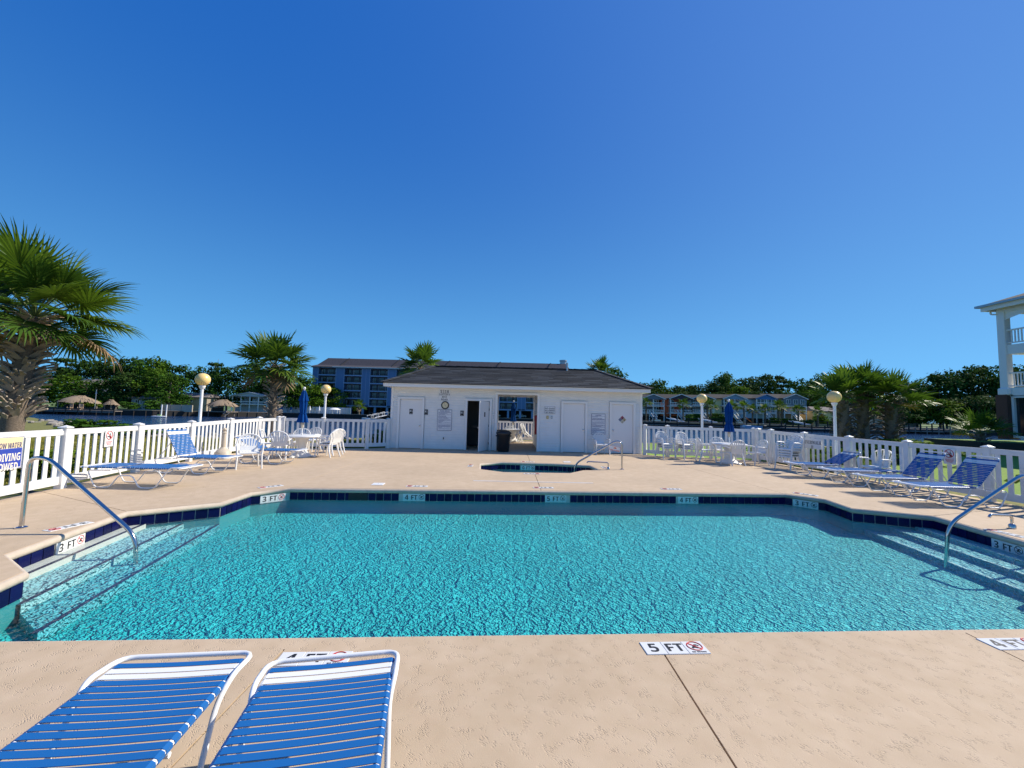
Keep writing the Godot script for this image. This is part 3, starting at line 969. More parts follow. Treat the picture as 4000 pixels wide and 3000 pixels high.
func wall_boards(parent: Node, x0: float, x1: float, y0: float, y1: float, z: float) -> void:
	# lap siding: each course leans out at its foot
	var step := 0.113
	var k := int(floor((y0 + 1e-4) / step))
	while k * step < y1 - 0.01:
		var a := maxf(k * step, y0)
		var e := minf((k + 1) * step, y1)
		if e - a > 0.015:
			var b := MB.new()
			var lo := Vector3(0, a + 0.030, z + 0.034)
			var hi := Vector3(0, e, z + 0.008)
			b.quad(Vector3(x0, lo.y, lo.z), Vector3(x1, lo.y, lo.z), Vector3(x1, hi.y, hi.z), Vector3(x0, hi.y, hi.z))
			b.quad(Vector3(x0, lo.y, z), Vector3(x1, lo.y, z), Vector3(x1, lo.y, lo.z), Vector3(x0, lo.y, lo.z))
			b.quad(Vector3(x0, hi.y, hi.z), Vector3(x1, hi.y, hi.z), Vector3(x1, hi.y, z), Vector3(x0, hi.y, z))
			b.tri(Vector3(x0, lo.y, z), Vector3(x0, lo.y, lo.z), Vector3(x0, hi.y, hi.z))
			b.tri(Vector3(x1, lo.y, lo.z), Vector3(x1, lo.y, z), Vector3(x1, hi.y, hi.z))
			obj(b, "siding_board", M.siding, parent)
		k += 1

func door_leaf(parent: Node, w: float, h: float, six: bool, t: Transform3D, handle_x: float, flip := false) -> Node3D:
	var b := MB.new()
	b.rbox(Vector3(w * 0.5, h * 0.5, 0), Vector3(w, h, 0.04), 0.004)
	var d := obj(b, "door", M.door, parent, t)
	var rows: Array = [[0.88, 0.14], [0.60, 0.36], [0.20, 0.28]] if six else [[0.84, 0.10], [0.60, 0.22], [0.22, 0.28]]
	for c in [0.29, 0.71]:
		for r in rows:
			var pw := w * 0.27
			var ph: float = h * r[1] * 0.92
			var o := Vector3(w * c, h * r[0], 0.021)
			b = MB.new()
			var f := frame_of(pw, ph, 0.022, 0)
			for i in f.v.size(): f.v[i] += o
			f.v.append_array(PackedVector3Array())
			obj(f, "panel_moulding", M.door, d)
	b = MB.new()
	b.lathe([Vector2(0.033, 0), Vector2(0.033, 0.008), Vector2(0.012, 0.012), Vector2(0.012, 0.035), Vector2(0.028, 0.045), Vector2(0.028, 0.065), Vector2(0.0, 0.072)], 14)
	obj(b, "handle", M.steel, d, Transform3D(Basis(Vector3.RIGHT, PI * 0.5), Vector3(handle_x, 0.97, 0.02)))
	return d

func make_house() -> void:
	var Z := -17.8
	var h := thing("pool_house", Vector3.ZERO, 0, "white sided pool house with a dark hipped shingle roof and a passage through it", "building")
	var TOP := 2.66
	# [x0, x1, y0, y1] of the front wall round its openings: doors at -4.82..-3.86, -1.9..-0.94, 2.25..3.19, 4.35..5.27; passage -0.62..1.13
	var segs := [[-5.12, -4.93, 0, TOP], [-4.93, -3.75, 2.20, TOP], [-3.75, -2.01, 0, TOP], [-2.01, -0.83, 2.20, TOP], [-0.83, -0.70, 0, TOP], [-0.70, 1.22, 2.50, TOP], [1.22, 2.14, 0, TOP], [2.14, 3.30, 2.20, TOP], [3.30, 4.24, 0, TOP], [4.24, 5.38, 2.20, TOP], [5.38, 5.57, 0, TOP]]
	var b := MB.new()
	for s in segs:
		b.box(Vector3((s[0] + s[1]) * 0.5, (s[2] + s[3]) * 0.5, Z - 0.06), Vector3(s[1] - s[0] - 0.001, s[3] - s[2], 0.12))
	var wall := obj(b, "front_wall", M.siding, h)
	for s in segs: wall_boards(wall, s[0] + 0.001, s[1] - 0.001, s[2], s[3], Z)
	b = MB.new()
	b.box(Vector3(-5.17, 1.33, Z + 0.0), Vector3(0.10, 2.66, 0.07)); b.box(Vector3(5.62, 1.33, Z + 0.0), Vector3(0.10, 2.66, 0.07))
	obj(b, "corner_trim", M.trim, wall)
	# side, back and inner walls
	b = MB.new()
	b.box(Vector3(-5.16, 1.33, -20.25), Vector3(0.10, 2.66, 4.85)); b.box(Vector3(5.61, 1.33, -20.25), Vector3(0.10, 2.66, 4.85))
	b.box(Vector3(-2.95, 1.33, -22.6), Vector3(4.3, 2.66, 0.1)); b.box(Vector3(3.37, 1.33, -22.6), Vector3(4.3, 2.66, 0.1))
	b.box(Vector3(0.26, 2.58, -22.6), Vector3(1.9, 0.16, 0.1))
	obj(b, "outer_wall", M.siding, h)
	b = MB.new()
	b.box(Vector3(-0.74, 1.33, -20.24), Vector3(0.08, 2.62, 4.60)); b.box(Vector3(1.26, 1.33, -20.24), Vector3(0.08, 2.62, 4.60))
	var pw := obj(b, "passage_wall", M.siding, h)
	for k in 22:
		b = MB.new()
		var y := 0.01 + k * 0.113
		b._face([Vector3(1.20, y, Z - 0.13), Vector3(1.20, y, -22.5), Vector3(1.214, y + 0.113, -22.5), Vector3(1.214, y + 0.113, Z - 0.13)], Vector3.LEFT)
		b._face([Vector3(1.22, y, Z - 0.13), Vector3(1.22, y, -22.5), Vector3(1.20, y, -22.5), Vector3(1.20, y, Z - 0.13)], Vector3.DOWN)
		obj(b, "siding_board", M.siding, pw)
	b = MB.new()
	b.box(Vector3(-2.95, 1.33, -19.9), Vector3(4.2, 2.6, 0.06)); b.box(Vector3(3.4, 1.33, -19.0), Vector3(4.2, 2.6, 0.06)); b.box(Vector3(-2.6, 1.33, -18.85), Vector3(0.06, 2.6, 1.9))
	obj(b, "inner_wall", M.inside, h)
	# ceiling and soffit, fascia
	b = MB.new()
	b.box(Vector3(0.22, 2.64, -20.2), Vector3(11.2, 0.03, 5.66))
	obj(b, "soffit", M.trim, h)
	var xl := -5.45
	var xr := 5.88
	var zf := -17.36
	var zb := -23.04
	b = MB.new()
	b.box(Vector3((xl + xr) * 0.5, 2.70, zf), Vector3(xr - xl, 0.15, 0.03)); b.box(Vector3((xl + xr) * 0.5, 2.70, zb), Vector3(xr - xl, 0.15, 0.03))
	b.box(Vector3(xl, 2.70, (zf + zb) * 0.5), Vector3(0.03, 0.15, zf - zb)); b.box(Vector3(xr, 2.70, (zf + zb) * 0.5), Vector3(0.03, 0.15, zf - zb))
	obj(b, "fascia", M.trim, h)
	# roof: four planes, shingles laid in courses on the front slope
	var rl := Vector3(-3.85, 3.82, -20.2)
	var rr := Vector3(4.12, 3.82, -20.2)
	var fl := Vector3(xl - 0.05, 2.775, zf + 0.06)
	var fr := Vector3(xr + 0.05, 2.775, zf + 0.06)
	var kl := Vector3(xl - 0.05, 2.775, zb - 0.06)
	var kr := Vector3(xr + 0.05, 2.775, zb - 0.06)
	b = MB.new()
	b._face([fl, fr, rr, rl], Vector3(0, 1, 1)); b._face([kl, kr, rr, rl], Vector3(0, 1, -1))
	b._face([fl, kl, rl], Vector3(-1, 1, 0)); b._face([fr, kr, rr], Vector3(1, 1, 0))
	b._face([fl, fr, kr, kl], Vector3.DOWN)
	var roof := obj(b, "roof", M.roof_base, h)
	var n := 15
	var slope := (rl - Vector3(rl.x, fl.y, fl.z))
	var up := slope.normalized()
	var nor := Vector3(1, 0, 0).cross(up)
	if nor.y < 0: nor = -nor
	var r2 := RandomNumberGenerator.new()
	r2.seed = 5
	for k in n:
		var t0 := float(k) / n
		var t1 := float(k + 1) / n + 0.02
		var a := fl.lerp(rl, t0)
		var e := fr.lerp(rr, t0)
		var x := a.x + (0.0 if k % 2 else -0.25)
		while x < e.x:
			var x1 := minf(x + r2.randf_range(0.62, 0.95), e.x)
			var x0 := maxf(x, a.x)
			if x1 - x0 > 0.05:
				b = MB.new()
				# clip the upper corners to the hips
				var ta := fl.lerp(rl, minf(t1, 1.0)).x
				var te := fr.lerp(rr, minf(t1, 1.0)).x
				var lift := 0.034 + r2.randf() * 0.008
				var p0 := Vector3(x0 + 0.004, a.y, a.z) + nor * lift
				var p1 := Vector3(x1 - 0.004, a.y, a.z) + nor * lift
				var hgt := slope * (t1 - t0)
				var q0 := Vector3(clampf(x0 + 0.004, ta, te), a.y, a.z) + hgt + nor * 0.004
				var q1 := Vector3(clampf(x1 - 0.004, ta, te), a.y, a.z) + hgt + nor * 0.004
				b._face([p0, p1, q1, q0], nor)
				b._face([p0, p1, p1 - nor * lift, p0 - nor * lift], Vector3(0, -0.3, 1))
				b._face([p0, q0, p0 - nor * lift], Vector3.LEFT); b._face([p1, q1, p1 - nor * lift], Vector3.RIGHT)
				obj(b, "shingle", M["shingle%d" % r2.randi_range(0, 3)], roof)
			x = x1
	# ridge and hip caps
	for hp in [[rl, rr, 22], [fl, rl, 12], [fr, rr, 12]]:
		for k in hp[2]:
			var a: Vector3 = hp[0].lerp(hp[1], float(k) / hp[2])
			var e: Vector3 = hp[0].lerp(hp[1], (k + 1.15) / hp[2])
			b = MB.new()
			b.bar(a + Vector3.UP * 0.045, e + Vector3.UP * 0.03, 0.26, 0.03)
			obj(b, "ridge_cap", M["shingle%d" % (k % 3)], roof)
	b = MB.new()
	b.tube([Vector3(2.68, 3.7, -20.0), Vector3(2.68, 4.15, -20.0)], 0.055, 12)
	obj(b, "vent_pipe", M.galv, roof)
	# door casings and leaves
	for q in [[-4.82, -3.86, 2.11], [-1.90, -0.94, 2.11], [2.25, 3.19, 2.10], [4.35, 5.27, 2.11], [-0.60, 1.12, 2.41]]:
		b = MB.new()
		var w := 0.10
		b.rbox(Vector3(q[0] - w * 0.5, q[2] * 0.5, Z + 0.0), Vector3(w, q[2], 0.18), 0.006)
		b.rbox(Vector3(q[1] + w * 0.5, q[2] * 0.5, Z + 0.0), Vector3(w, q[2], 0.18), 0.006)
		b.rbox(Vector3((q[0] + q[1]) * 0.5, q[2] + w * 0.5, Z + 0.0), Vector3(q[1] - q[0] + 2 * w, w, 0.18), 0.006)
		obj(b, "door_frame", M.trim, h)
	door_leaf(h, 0.95, 2.09, true, Transform3D(Basis.IDENTITY, Vector3(-4.815, 0.015, Z - 0.01)), 0.87)
	door_leaf(h, 0.93, 2.08, false, Transform3D(Basis.IDENTITY, Vector3(2.255, 0.015, Z - 0.01)), 0.87)
	door_leaf(h, 0.91, 2.09, false, Transform3D(Basis.IDENTITY, Vector3(4.355, 0.015, Z - 0.01)), 0.05)
	var open := door_leaf(h, 0.93, 2.08, true, Transform3D(Basis(Vector3.UP, PI + 1.18), Vector3(-0.96, 0.015, Z - 0.02)), 0.87)
	open.set_meta("label", "open door swung into the dark room")
	for dd in open.find_children("panel_moulding*", "", false, false): (dd as Node3D).rotation.y = PI; (dd as Node3D).position = Vector3(0.93, 0, 0)
	b = MB.new()
	b.box(Vector3(0.47, 1.52, -0.022), Vector3(0.1, 0.2, 0.004))
	obj(b, "door_label", M.black, open)
	b = MB.new()
	b.bar(Vector3(-1.9, 0.95, -19.2), Vector3(-1.45, 0.95, -19.2), 0.05, 0.1)
	obj(b, "wall_rail", M.black_plastic, h)
	for q in [[5.285, 1.75], [5.285, 1.05], [5.285, 0.3], [-0.955, 1.75], [-0.955, 1.05], [-0.955, 0.3]]:
		b = MB.new()
		b.box(Vector3(q[0], q[1], Z + 0.055), Vector3(0.02, 0.1, 0.012))
		obj(b, "hinge", M.black, h)
	make_house_signs(Z)

func restroom_sign(at: Vector3, label: String, s: String) -> void:
	var t := sign_board("restroom_sign", at, Basis.IDENTITY, 0.15, 0.23, M.black_plastic, label, "sign", "black restroom signs")
	var b := MB.new()
	b.lathe([Vector2(0.011, 0), Vector2(0, 0.001)], 10)
	for k in 2:
		b.box(Vector3(-0.045 + 0.024 * k, 0.03, 0.004), Vector3(0.018, 0.05, 0.002))
		b.box(Vector3(-0.045 + 0.024 * k, 0.068, 0.004), Vector3(0.014, 0.014, 0.002))
		b.box(Vector3(-0.045 + 0.024 * k, -0.005, 0.004), Vector3(0.01, 0.03, 0.002))
	var p := []
	for k in 14: p.append(Vector3(0.034 + 0.024 * cos(2.2 + k * 0.33), 0.008 + 0.024 * sin(2.2 + k * 0.33), 0.004))
	b.tube(p, 0.004, 4, false)
	b.box(Vector3(0.026, 0.045, 0.004), Vector3(0.01, 0.04, 0.002)); b.box(Vector3(0.026, 0.075, 0.004), Vector3(0.013, 0.013, 0.002))
	b.bar(Vector3(0.026, 0.028, 0.004), Vector3(0.05, 0.028, 0.004), 0.008, 0.002, Vector3.BACK); b.bar(Vector3(0.05, 0.028, 0.004), Vector3(0.06, 0.0, 0.004), 0.008, 0.002, Vector3.BACK)
	obj(b, "symbol", M.sign_white, t)
	word(s, 0.02, "lettering", M.sign_white, t, Vector3(0, -0.09, 0.0035))

func make_house_signs(Z: float) -> void:
	var z := Z + 0.036
	restroom_sign(Vector3(-4.34, 1.58, Z + 0.014), "black restroom sign on the closed left door of the pool house", "WOMEN")
	restroom_sign(Vector3(-3.68, 1.57, z), "black restroom sign on the wall right of the closed left door", "WOMEN")
	restroom_sign(Vector3(-2.13, 1.56, z), "black restroom sign on the wall left of the open door", "MEN")
	var t := sign_board("address_sign", Vector3(-2.915, 2.38, z), Basis.IDENTITY, 0.50, 0.52, M.sign_white, "white 1518 address sign above the wall clock")
	word("1518", 0.135, "lettering", M.ink, t, Vector3(0, 0.10, 0.004), Basis.IDENTITY, "Droid Serif", 0.95)
	word("LANTERN'S", 0.085, "lettering", M.ink, t, Vector3(0, -0.025, 0.004), Basis.IDENTITY, "Droid Serif", 0.68)
	word("REST", 0.08, "lettering", M.ink, t, Vector3(0, -0.135, 0.004), Basis.IDENTITY, "Droid Serif", 0.8)
	word("ROAD", 0.08, "lettering", M.ink, t, Vector3(0, -0.245, 0.004), Basis.IDENTITY, "Droid Serif", 0.85)
	t = thing("wall_clock", Vector3(-2.87, 1.89, z), 0, "round black rimmed clock with a cream face on the pool house wall", "clock")
	var b := MB.new()
	b.lathe([Vector2(0.17, 0), Vector2(0.172, 0.02), Vector2(0.155, 0.032), Vector2(0.132, 0.024), Vector2(0.13, 0.01)], 32)
	obj(b, "rim", M.black, t, Transform3D(Basis(Vector3.RIGHT, PI * 0.5), Vector3.ZERO))
	b = MB.new()
	b.lathe([Vector2(0.132, 0.008), Vector2(0.132, 0.012), Vector2(0, 0.012)], 32)
	obj(b, "face", M.cream, t, Transform3D(Basis(Vector3.RIGHT, PI * 0.5), Vector3.ZERO))
	b = MB.new()
	for k in 12:
		var q := Vector3(sin(TAU * k / 12), cos(TAU * k / 12), 0)
		b.bar(q * 0.10 + Vector3(0, 0, 0.014), q * 0.12 + Vector3(0, 0, 0.014), 0.008, 0.002, Vector3.BACK)
	obj(b, "hour_marks", M.ink, t)
	b = MB.new()
	b.bar(Vector3(0, 0, 0.016), Vector3(0.03, -0.055, 0.016), 0.009, 0.002, Vector3.BACK)
	obj(b, "hand", M.ink, t)
	b = MB.new()
	b.bar(Vector3(0, 0, 0.018), Vector3(-0.035, 0.085, 0.018), 0.006, 0.002, Vector3.BACK)
	obj(b, "hand", M.ink, t)
	t = sign_board("pool_rules_sign", Vector3(-2.875, 1.25, z), Basis.IDENTITY, 0.62, 0.90, M.sign_white, "tall white POOL RULES board with a blue border under the clock")
	obj(frame_of(0.62, 0.90, 0.014, 0.004), "border", M.ink_blue, t)
	word("POOL RULES", 0.05, "lettering", M.ink_blue, t, Vector3(0, 0.385, 0.004))
	print_rows(t, -0.27, 0.27, 0.34, -0.38, 0.028, 0.013, M.ink_blue, 3)
	t = sign_board("caution_sign", Vector3(3.77, 1.24, z), Basis.IDENTITY, 0.60, 0.89, M.sign_white, "tall white CAUTION board with a blue border between the two right doors")
	obj(frame_of(0.60, 0.89, 0.014, 0.004), "border", M.ink_blue, t)
	word("CAUTION", 0.045, "lettering", M.ink_blue, t, Vector3(0, 0.375, 0.004), Basis.IDENTITY, "Droid Sans", 0.9)
	b = MB.new()
	for y in [0.345, 0.19, -0.03, -0.12, -0.28]: b.box(Vector3(0, y, 0.0036), Vector3(0.57, 0.01, 0.001))
	obj(b, "rule_line", M.ink_blue, t)
	print_rows(t, -0.265, 0.265, 0.31, -0.40, 0.034, 0.016, M.ink_blue, 4)
	t = sign_board("no_glass_sign", Vector3(1.665, 1.80, z), Basis.IDENTITY, 0.46, 0.31, M.sign_white, "white NO GLASS ALLOWED AT POOL sign right of the passage")
	obj(frame_of(0.45, 0.30, 0.008, 0.004), "border", M.ink, t)
	word("NO GLASS", 0.06, "lettering", M.ink, t, Vector3(0, 0.06, 0.004), Basis.IDENTITY, "Droid Sans", 1.05)
	word("ALLOWED", 0.06, "lettering", M.ink, t, Vector3(0, -0.03, 0.004), Basis.IDENTITY, "Droid Sans", 1.05)
	word("AT POOL", 0.06, "lettering", M.ink, t, Vector3(0, -0.12, 0.004), Basis.IDENTITY, "Droid Sans", 1.05)
	# switch boxes, outlet, intercom panel
	t = thing("switch_box", Vector3(1.57, 1.48, z), 0, "brass coloured switch plate under the no glass sign", "switch", "switches")
	b = MB.new(); b.rbox(Vector3.ZERO, Vector3(0.10, 0.14, 0.02), 0.004); obj(b, "plate", M.gold, t)
	b = MB.new(); b.rbox(Vector3(0, 0, 0.014), Vector3(0.03, 0.06, 0.02), 0.003); obj(b, "toggle", M.cream, t)
	t = thing("switch_box", Vector3(1.75, 1.48, z), 0, "grey switch plate right of the brass coloured one", "switch", "switches")
	b = MB.new(); b.rbox(Vector3.ZERO, Vector3(0.075, 0.13, 0.02), 0.004); obj(b, "plate", M.galv, t)
	b = MB.new(); b.rbox(Vector3(0, 0, 0.014), Vector3(0.02, 0.04, 0.02), 0.003); obj(b, "toggle", M.sign_white, t)
	t = thing("outlet_box", Vector3(-2.88, 0.46, z), 0, "weatherproof outlet box low on the wall under the pool rules", "outlet")
	b = MB.new(); b.rbox(Vector3.ZERO, Vector3(0.12, 0.15, 0.03), 0.004); obj(b, "box", M.plastic, t)
	b = MB.new(); b.rbox(Vector3(-0.01, 0.01, 0.02), Vector3(0.04, 0.09, 0.02), 0.004); obj(b, "socket", M.black, t)
	t = thing("intercom_panel", Vector3(-0.765, 1.4, z), 0, "narrow white panel between the open door and the passage", "panel")
	b = MB.new(); b.rbox(Vector3.ZERO, Vector3(0.12, 0.36, 0.03), 0.005); obj(b, "case", M.plastic, t)
	b = MB.new()
	for k in 5: b.box(Vector3(0, 0.11 - 0.035 * k, 0.016), Vector3(0.05, 0.016, 0.002))
	obj(b, "grille", M.galv, t)
	# hazard diamond on the right door
	t = thing("hazard_diamond", Vector3(4.81, 1.455, Z + 0.014), 0, "four coloured hazard diamond on the right hand door", "sign")
	var cols := [Color(0.35, 0.07, 0.10), Color(0.55, 0.42, 0.22), Color(0.60, 0.55, 0.42), Color(0.18, 0.20, 0.28)]
	for k in 4:
		b = MB.new()
		b.box(Vector3(0.062 if k == 1 or k == 0 else -0.062, 0.062 if k == 0 or k == 3 else -0.062, 0), Vector3(0.12, 0.12, 0.003))
		obj(b, "quarter", std(cols[k], 0.5), t, Transform3D(Basis(Vector3.BACK, PI * 0.25), Vector3.ZERO))
	word("3", 0.07, "numeral", M.ink, t, Vector3(0.0, 0.06, 0.003)); word("1", 0.07, "numeral", M.ink, t, Vector3(0.085, -0.03, 0.003)); word("OX", 0.04, "lettering", M.ink, t, Vector3(0, -0.10, 0.003))
	# on the passage wall
	var wl := Basis(Vector3.FORWARD, Vector3.UP, Vector3.RIGHT)
	wl = Basis(Vector3(0, 0, 1), Vector3.UP, Vector3(-1, 0, 0))
	t = thing("fire_extinguisher_cabinet", Vector3(1.15, 1.12, -18.7), 0, "red fire extinguisher cabinet on the passage wall", "cabinet")
	t.basis = wl
	b = MB.new(); b.rbox(Vector3.ZERO, Vector3(0.62, 0.85, 0.16), 0.012); obj(b, "case", M.pipe_red, t)
	b = MB.new(); b.box(Vector3(0.05, -0.02, 0.083), Vector3(0.22, 0.34, 0.004)); obj(b, "label_plate", M.sign_white, t)
	b = MB.new(); b.box(Vector3(0.05, -0.02, 0.086), Vector3(0.10, 0.28, 0.003)); obj(b, "window_strip", M.red, t)
	t = thing("paper_dispenser", Vector3(1.15, 1.85, -18.6), 0, "white metal box above the red cabinet on the passage wall", "box")
	t.basis = wl
	b = MB.new(); b.rbox(Vector3.ZERO, Vector3(0.42, 0.5, 0.14), 0.01); obj(b, "case", M.galv, t)
	b = MB.new(); b.box(Vector3(0.02, -0.03, 0.072), Vector3(0.24, 0.16, 0.003)); obj(b, "notice", M.sign_white, t)
	t = sign_board("pool_closed_sign", Vector3(3.2, 0.62, -12.65), Basis(Vector3.UP, -0.1) * Basis(Vector3.BACK, -0.2), 0.33, 0.14, M.sign_white, "small white and orange POOL CLOSED sign hung on the spa handrail")
	word("POOL CLOSED", 0.03, "lettering", M.orange, t, Vector3(0, -0.045, 0.004)); b = MB.new()
	b.tri(Vector3(-0.07, 0.0, 0.0045), Vector3(0.07, 0.0, 0.0045), Vector3(0, 0.045, 0.0045)); obj(b, "emblem", M.orange, t); obj(frame_of(0.33, 0.14, 0.006, 0.004), "border", M.orange, t)

func tilt_path(pts: Array, hinge: Vector3, ang: float) -> Array:
	var out := []
	var b := Basis(Vector3.BACK, ang)
	for p in pts: out.append(hinge + b * (p - hinge))
	return out

func make_lounger(back: float, label: String) -> Node3D:
	# head at -x, foot at +x; seat 0.40 high
	var root := thing("pool_lounger", Vector3.ZERO, 0, label, "lounger", "blue strap loungers round the pool")
	var hy := 0.385
	var w := 0.275
	var hinge := Vector3(-0.22, hy, 0)
	var b := MB.new()
	for s in [-1.0, 1.0]:
		var z: float = s * w
		b.tube([Vector3(-0.22, hy, z), Vector3(0.92, hy, z)], 0.0135, 8)
	obj(b, "seat_rail", M.white_metal, root)
	var hb := Node3D.new()
	b = MB.new()
	var u := smooth_path(tilt_path([Vector3(-0.22, hy, -w), Vector3(-1.0, hy, -w), Vector3(-1.0, hy, w), Vector3(-0.22, hy, w)], hinge, -back), 0.08)
	b.tube(u, 0.0135, 8)
	var backf := obj(b, "back_frame", M.white_metal, root)
	hb.free()
	# legs: one bent tube each side, joined by the bar at the foot
	for s in [-1.0, 1.0]:
		var z: float = s * (w + 0.028)
		b = MB.new()
		b.tube(smooth_path([Vector3(-0.40, 0.335, z - s * 0.03), Vector3(-0.80, 0.33, z), Vector3(-0.64, 0.013, z), Vector3(-0.36, 0.013, z), Vector3(-0.20, 0.24, z), Vector3(0.06, 0.24, z), Vector3(0.20, 0.013, z), Vector3(0.50, 0.013, z), Vector3(0.70, 0.34, z - s * 0.02), Vector3(0.78, 0.41, z), Vector3(0.98, 0.395, z), Vector3(0.98, 0.395, 0)], 0.07), 0.0125, 8)
		obj(b, "leg", M.white_metal, root)
	for x in [-0.36, 0.42]:
		b = MB.new()
		b.tube([Vector3(x, 0.345, -w), Vector3(x, 0.345, w)], 0.011, 6)
		obj(b, "cross_bar", M.white_metal, root)
	b = MB.new()
	if back > 0.1:
		# prop under the raised back
		var q := hinge + Basis(Vector3.BACK, -back) * Vector3(-0.42, -0.01, 0)
		for s in [-1.0, 1.0]: b.tube([q + Vector3(0, 0, s * w * 0.96), Vector3(-0.72, 0.34, s * w)], 0.009, 6)
		b.tube([Vector3(-0.72, 0.34, -w), Vector3(-0.72, 0.34, w)], 0.009, 6)
		obj(b, "back_prop", M.white_metal, root)
	# straps wrapped round the rails, with a little sag
	var prof := []
	for k in 5:
		var a := lerpf(-PI * 0.75, PI * 0.5, k / 4.0)
		prof.append(Vector2(-w - 0.0165 * cos(a), 0.0165 * sin(a)))
	for k in 7:
		var t := (k + 1) / 8.0
		prof.append(Vector2(lerpf(-w, w, t), 0.0165 - 0.005 * sin(PI * t)))
	for k in 5:
		var a := lerpf(PI * 0.5, -PI * 0.75, k / 4.0)
		prof.append(Vector2(w + 0.0165 * cos(a), 0.0165 * sin(a)))
	b = MB.new()
	var hw := 0.0170
	for k in prof.size() - 1:
		var p: Vector2 = prof[k]
		var q: Vector2 = prof[k + 1]
		var nr := Vector2(-(q.y - p.y), q.x - p.x).normalized() * 0.0025
		b._face([Vector3(-hw, p.y, p.x), Vector3(hw, p.y, p.x), Vector3(hw, q.y, q.x), Vector3(-hw, q.y, q.x)], Vector3(0, nr.y, nr.x))
		b._face([Vector3(-hw, p.y - nr.y, p.x - nr.x), Vector3(hw, p.y - nr.y, p.x - nr.x), Vector3(hw, q.y - nr.y, q.x - nr.x), Vector3(-hw, q.y - nr.y, q.x - nr.x)], Vector3(0, -nr.y, -nr.x))
		for s in [-1.0, 1.0]:
			b._face([Vector3(s * hw, p.y, p.x), Vector3(s * hw, q.y, q.x), Vector3(s * hw, q.y - nr.y, q.x - nr.x), Vector3(s * hw, p.y - nr.y, p.x - nr.x)], Vector3(s, 0, 0))
	var sm := b.mesh()
	var n := 26
	for k in n:
		var x := 0.905 - k * 0.0425
		var i := k
		inst(sm, "strap", M.strap_white if i == 1 or i == 2 else M.strap_blue, root, Transform3D(Basis(Vector3.UP, 0.008 * sin(k * 3.1)), Vector3(x, hy, 0)))
	var turn := Basis(Vector3.BACK, -back)
	for k in 16:
		var x := -0.06 - k * 0.0425
		inst(sm, "strap", M.strap_white if k == 13 or k == 14 else M.strap_blue, root, Transform3D(turn * Basis(Vector3.UP, 0.008 * sin(k * 2.3)), hinge + turn * Vector3(x, 0, 0)))
	return root

func make_chair(label: String) -> Node3D:
	# faces +z
	var root := thing("plastic_chair", Vector3.ZERO, 0, label, "chair", "white plastic chairs on the deck")
	var b := MB.new()
	b.rbox(Vector3(0, 0.425, 0.0), Vector3(0.45, 0.028, 0.42), 0.01)
	b.rbox(Vector3(0, 0.405, 0.21), Vector3(0.45, 0.05, 0.03), 0.012)
	for k in 5: b.rbox(Vector3(-0.14 + 0.07 * k, 0.441, -0.02), Vector3(0.045, 0.008, 0.3), 0.003)
	obj(b, "seat", M.plastic, root)
	var lean := Basis(Vector3.RIGHT, -0.26)
	var o := Vector3(0, 0.43, -0.19)
	var rim := []
	var half := []
	for k in 21:
		var a := lerpf(-0.42, PI + 0.42, k / 20.0)
		half.append(Vector2(0.275 * cos(a), 0.24 + 0.225 * sin(a)))
	for q in half: rim.append(o + lean * Vector3(q.x, q.y, 0.03 * absf(q.x) / 0.275))
	b = MB.new()
	b.tube(rim, 0.019, 8)
	var bk := obj(b, "backrest", M.plastic, root)
	b = MB.new()
	b._face([o + lean * Vector3(-0.20, -0.01, 0), o + lean * Vector3(0.20, -0.01, 0), o + lean * Vector3(0.21, 0.14, 0), o + lean * Vector3(-0.21, 0.14, 0)], Vector3.BACK)
	b._face([o + lean * Vector3(-0.20, -0.01, -0.015), o + lean * Vector3(0.20, -0.01, -0.015), o + lean * Vector3(0.21, 0.14, -0.015), o + lean * Vector3(-0.21, 0.14, -0.015)], Vector3.FORWARD)
	obj(b, "lumbar_panel", M.plastic, bk)
	for k in 7:
		var t := (k - 3) / 3.0
		var top := Vector2(0.222 * t, 0.24 + 0.215 * sqrt(maxf(0.0, 1.0 - t * t * 0.72)))
		b = MB.new()
		var p0 := o + lean * Vector3(0.165 * t, 0.125, -0.008)
		var p1 := o + lean * Vector3(top.x, top.y, 0.01 * absf(t))
		b.bar(p0, p1, 0.040, 0.012, lean * Vector3.BACK)
		obj(b, "slat", M.plastic, bk)
	for s in [-1.0, 1.0]:
		b = MB.new()
		var a0 := o + lean * Vector3(s * 0.262, 0.16, 0.03)
		b.tube(smooth_path([a0, Vector3(s * 0.30, 0.63, -0.06), Vector3(s * 0.30, 0.64, 0.20), Vector3(s * 0.295, 0.56, 0.235)], 0.06), 0.021, 8)
		obj(b, "armrest", M.plastic, root)
		b = MB.new()
		b.tube([Vector3(s * 0.296, 0.60, 0.225), Vector3(s * 0.27, 0.36, 0.235), Vector3(s * 0.285, 0.0, 0.285)], 0.030, 6, true, 0.72)
		b.bar(Vector3(s * 0.27, 0.40, 0.21), Vector3(s * 0.20, 0.40, 0.2), 0.05, 0.04)
		obj(b, "leg", M.plastic, root)
		b = MB.new()
		b.tube([Vector3(s * 0.20, 0.43, -0.17), Vector3(s * 0.225, 0.22, -0.215), Vector3(s * 0.25, 0.0, -0.30)], 0.032, 6, true, 0.65)
		obj(b, "leg", M.plastic, root)
	return root

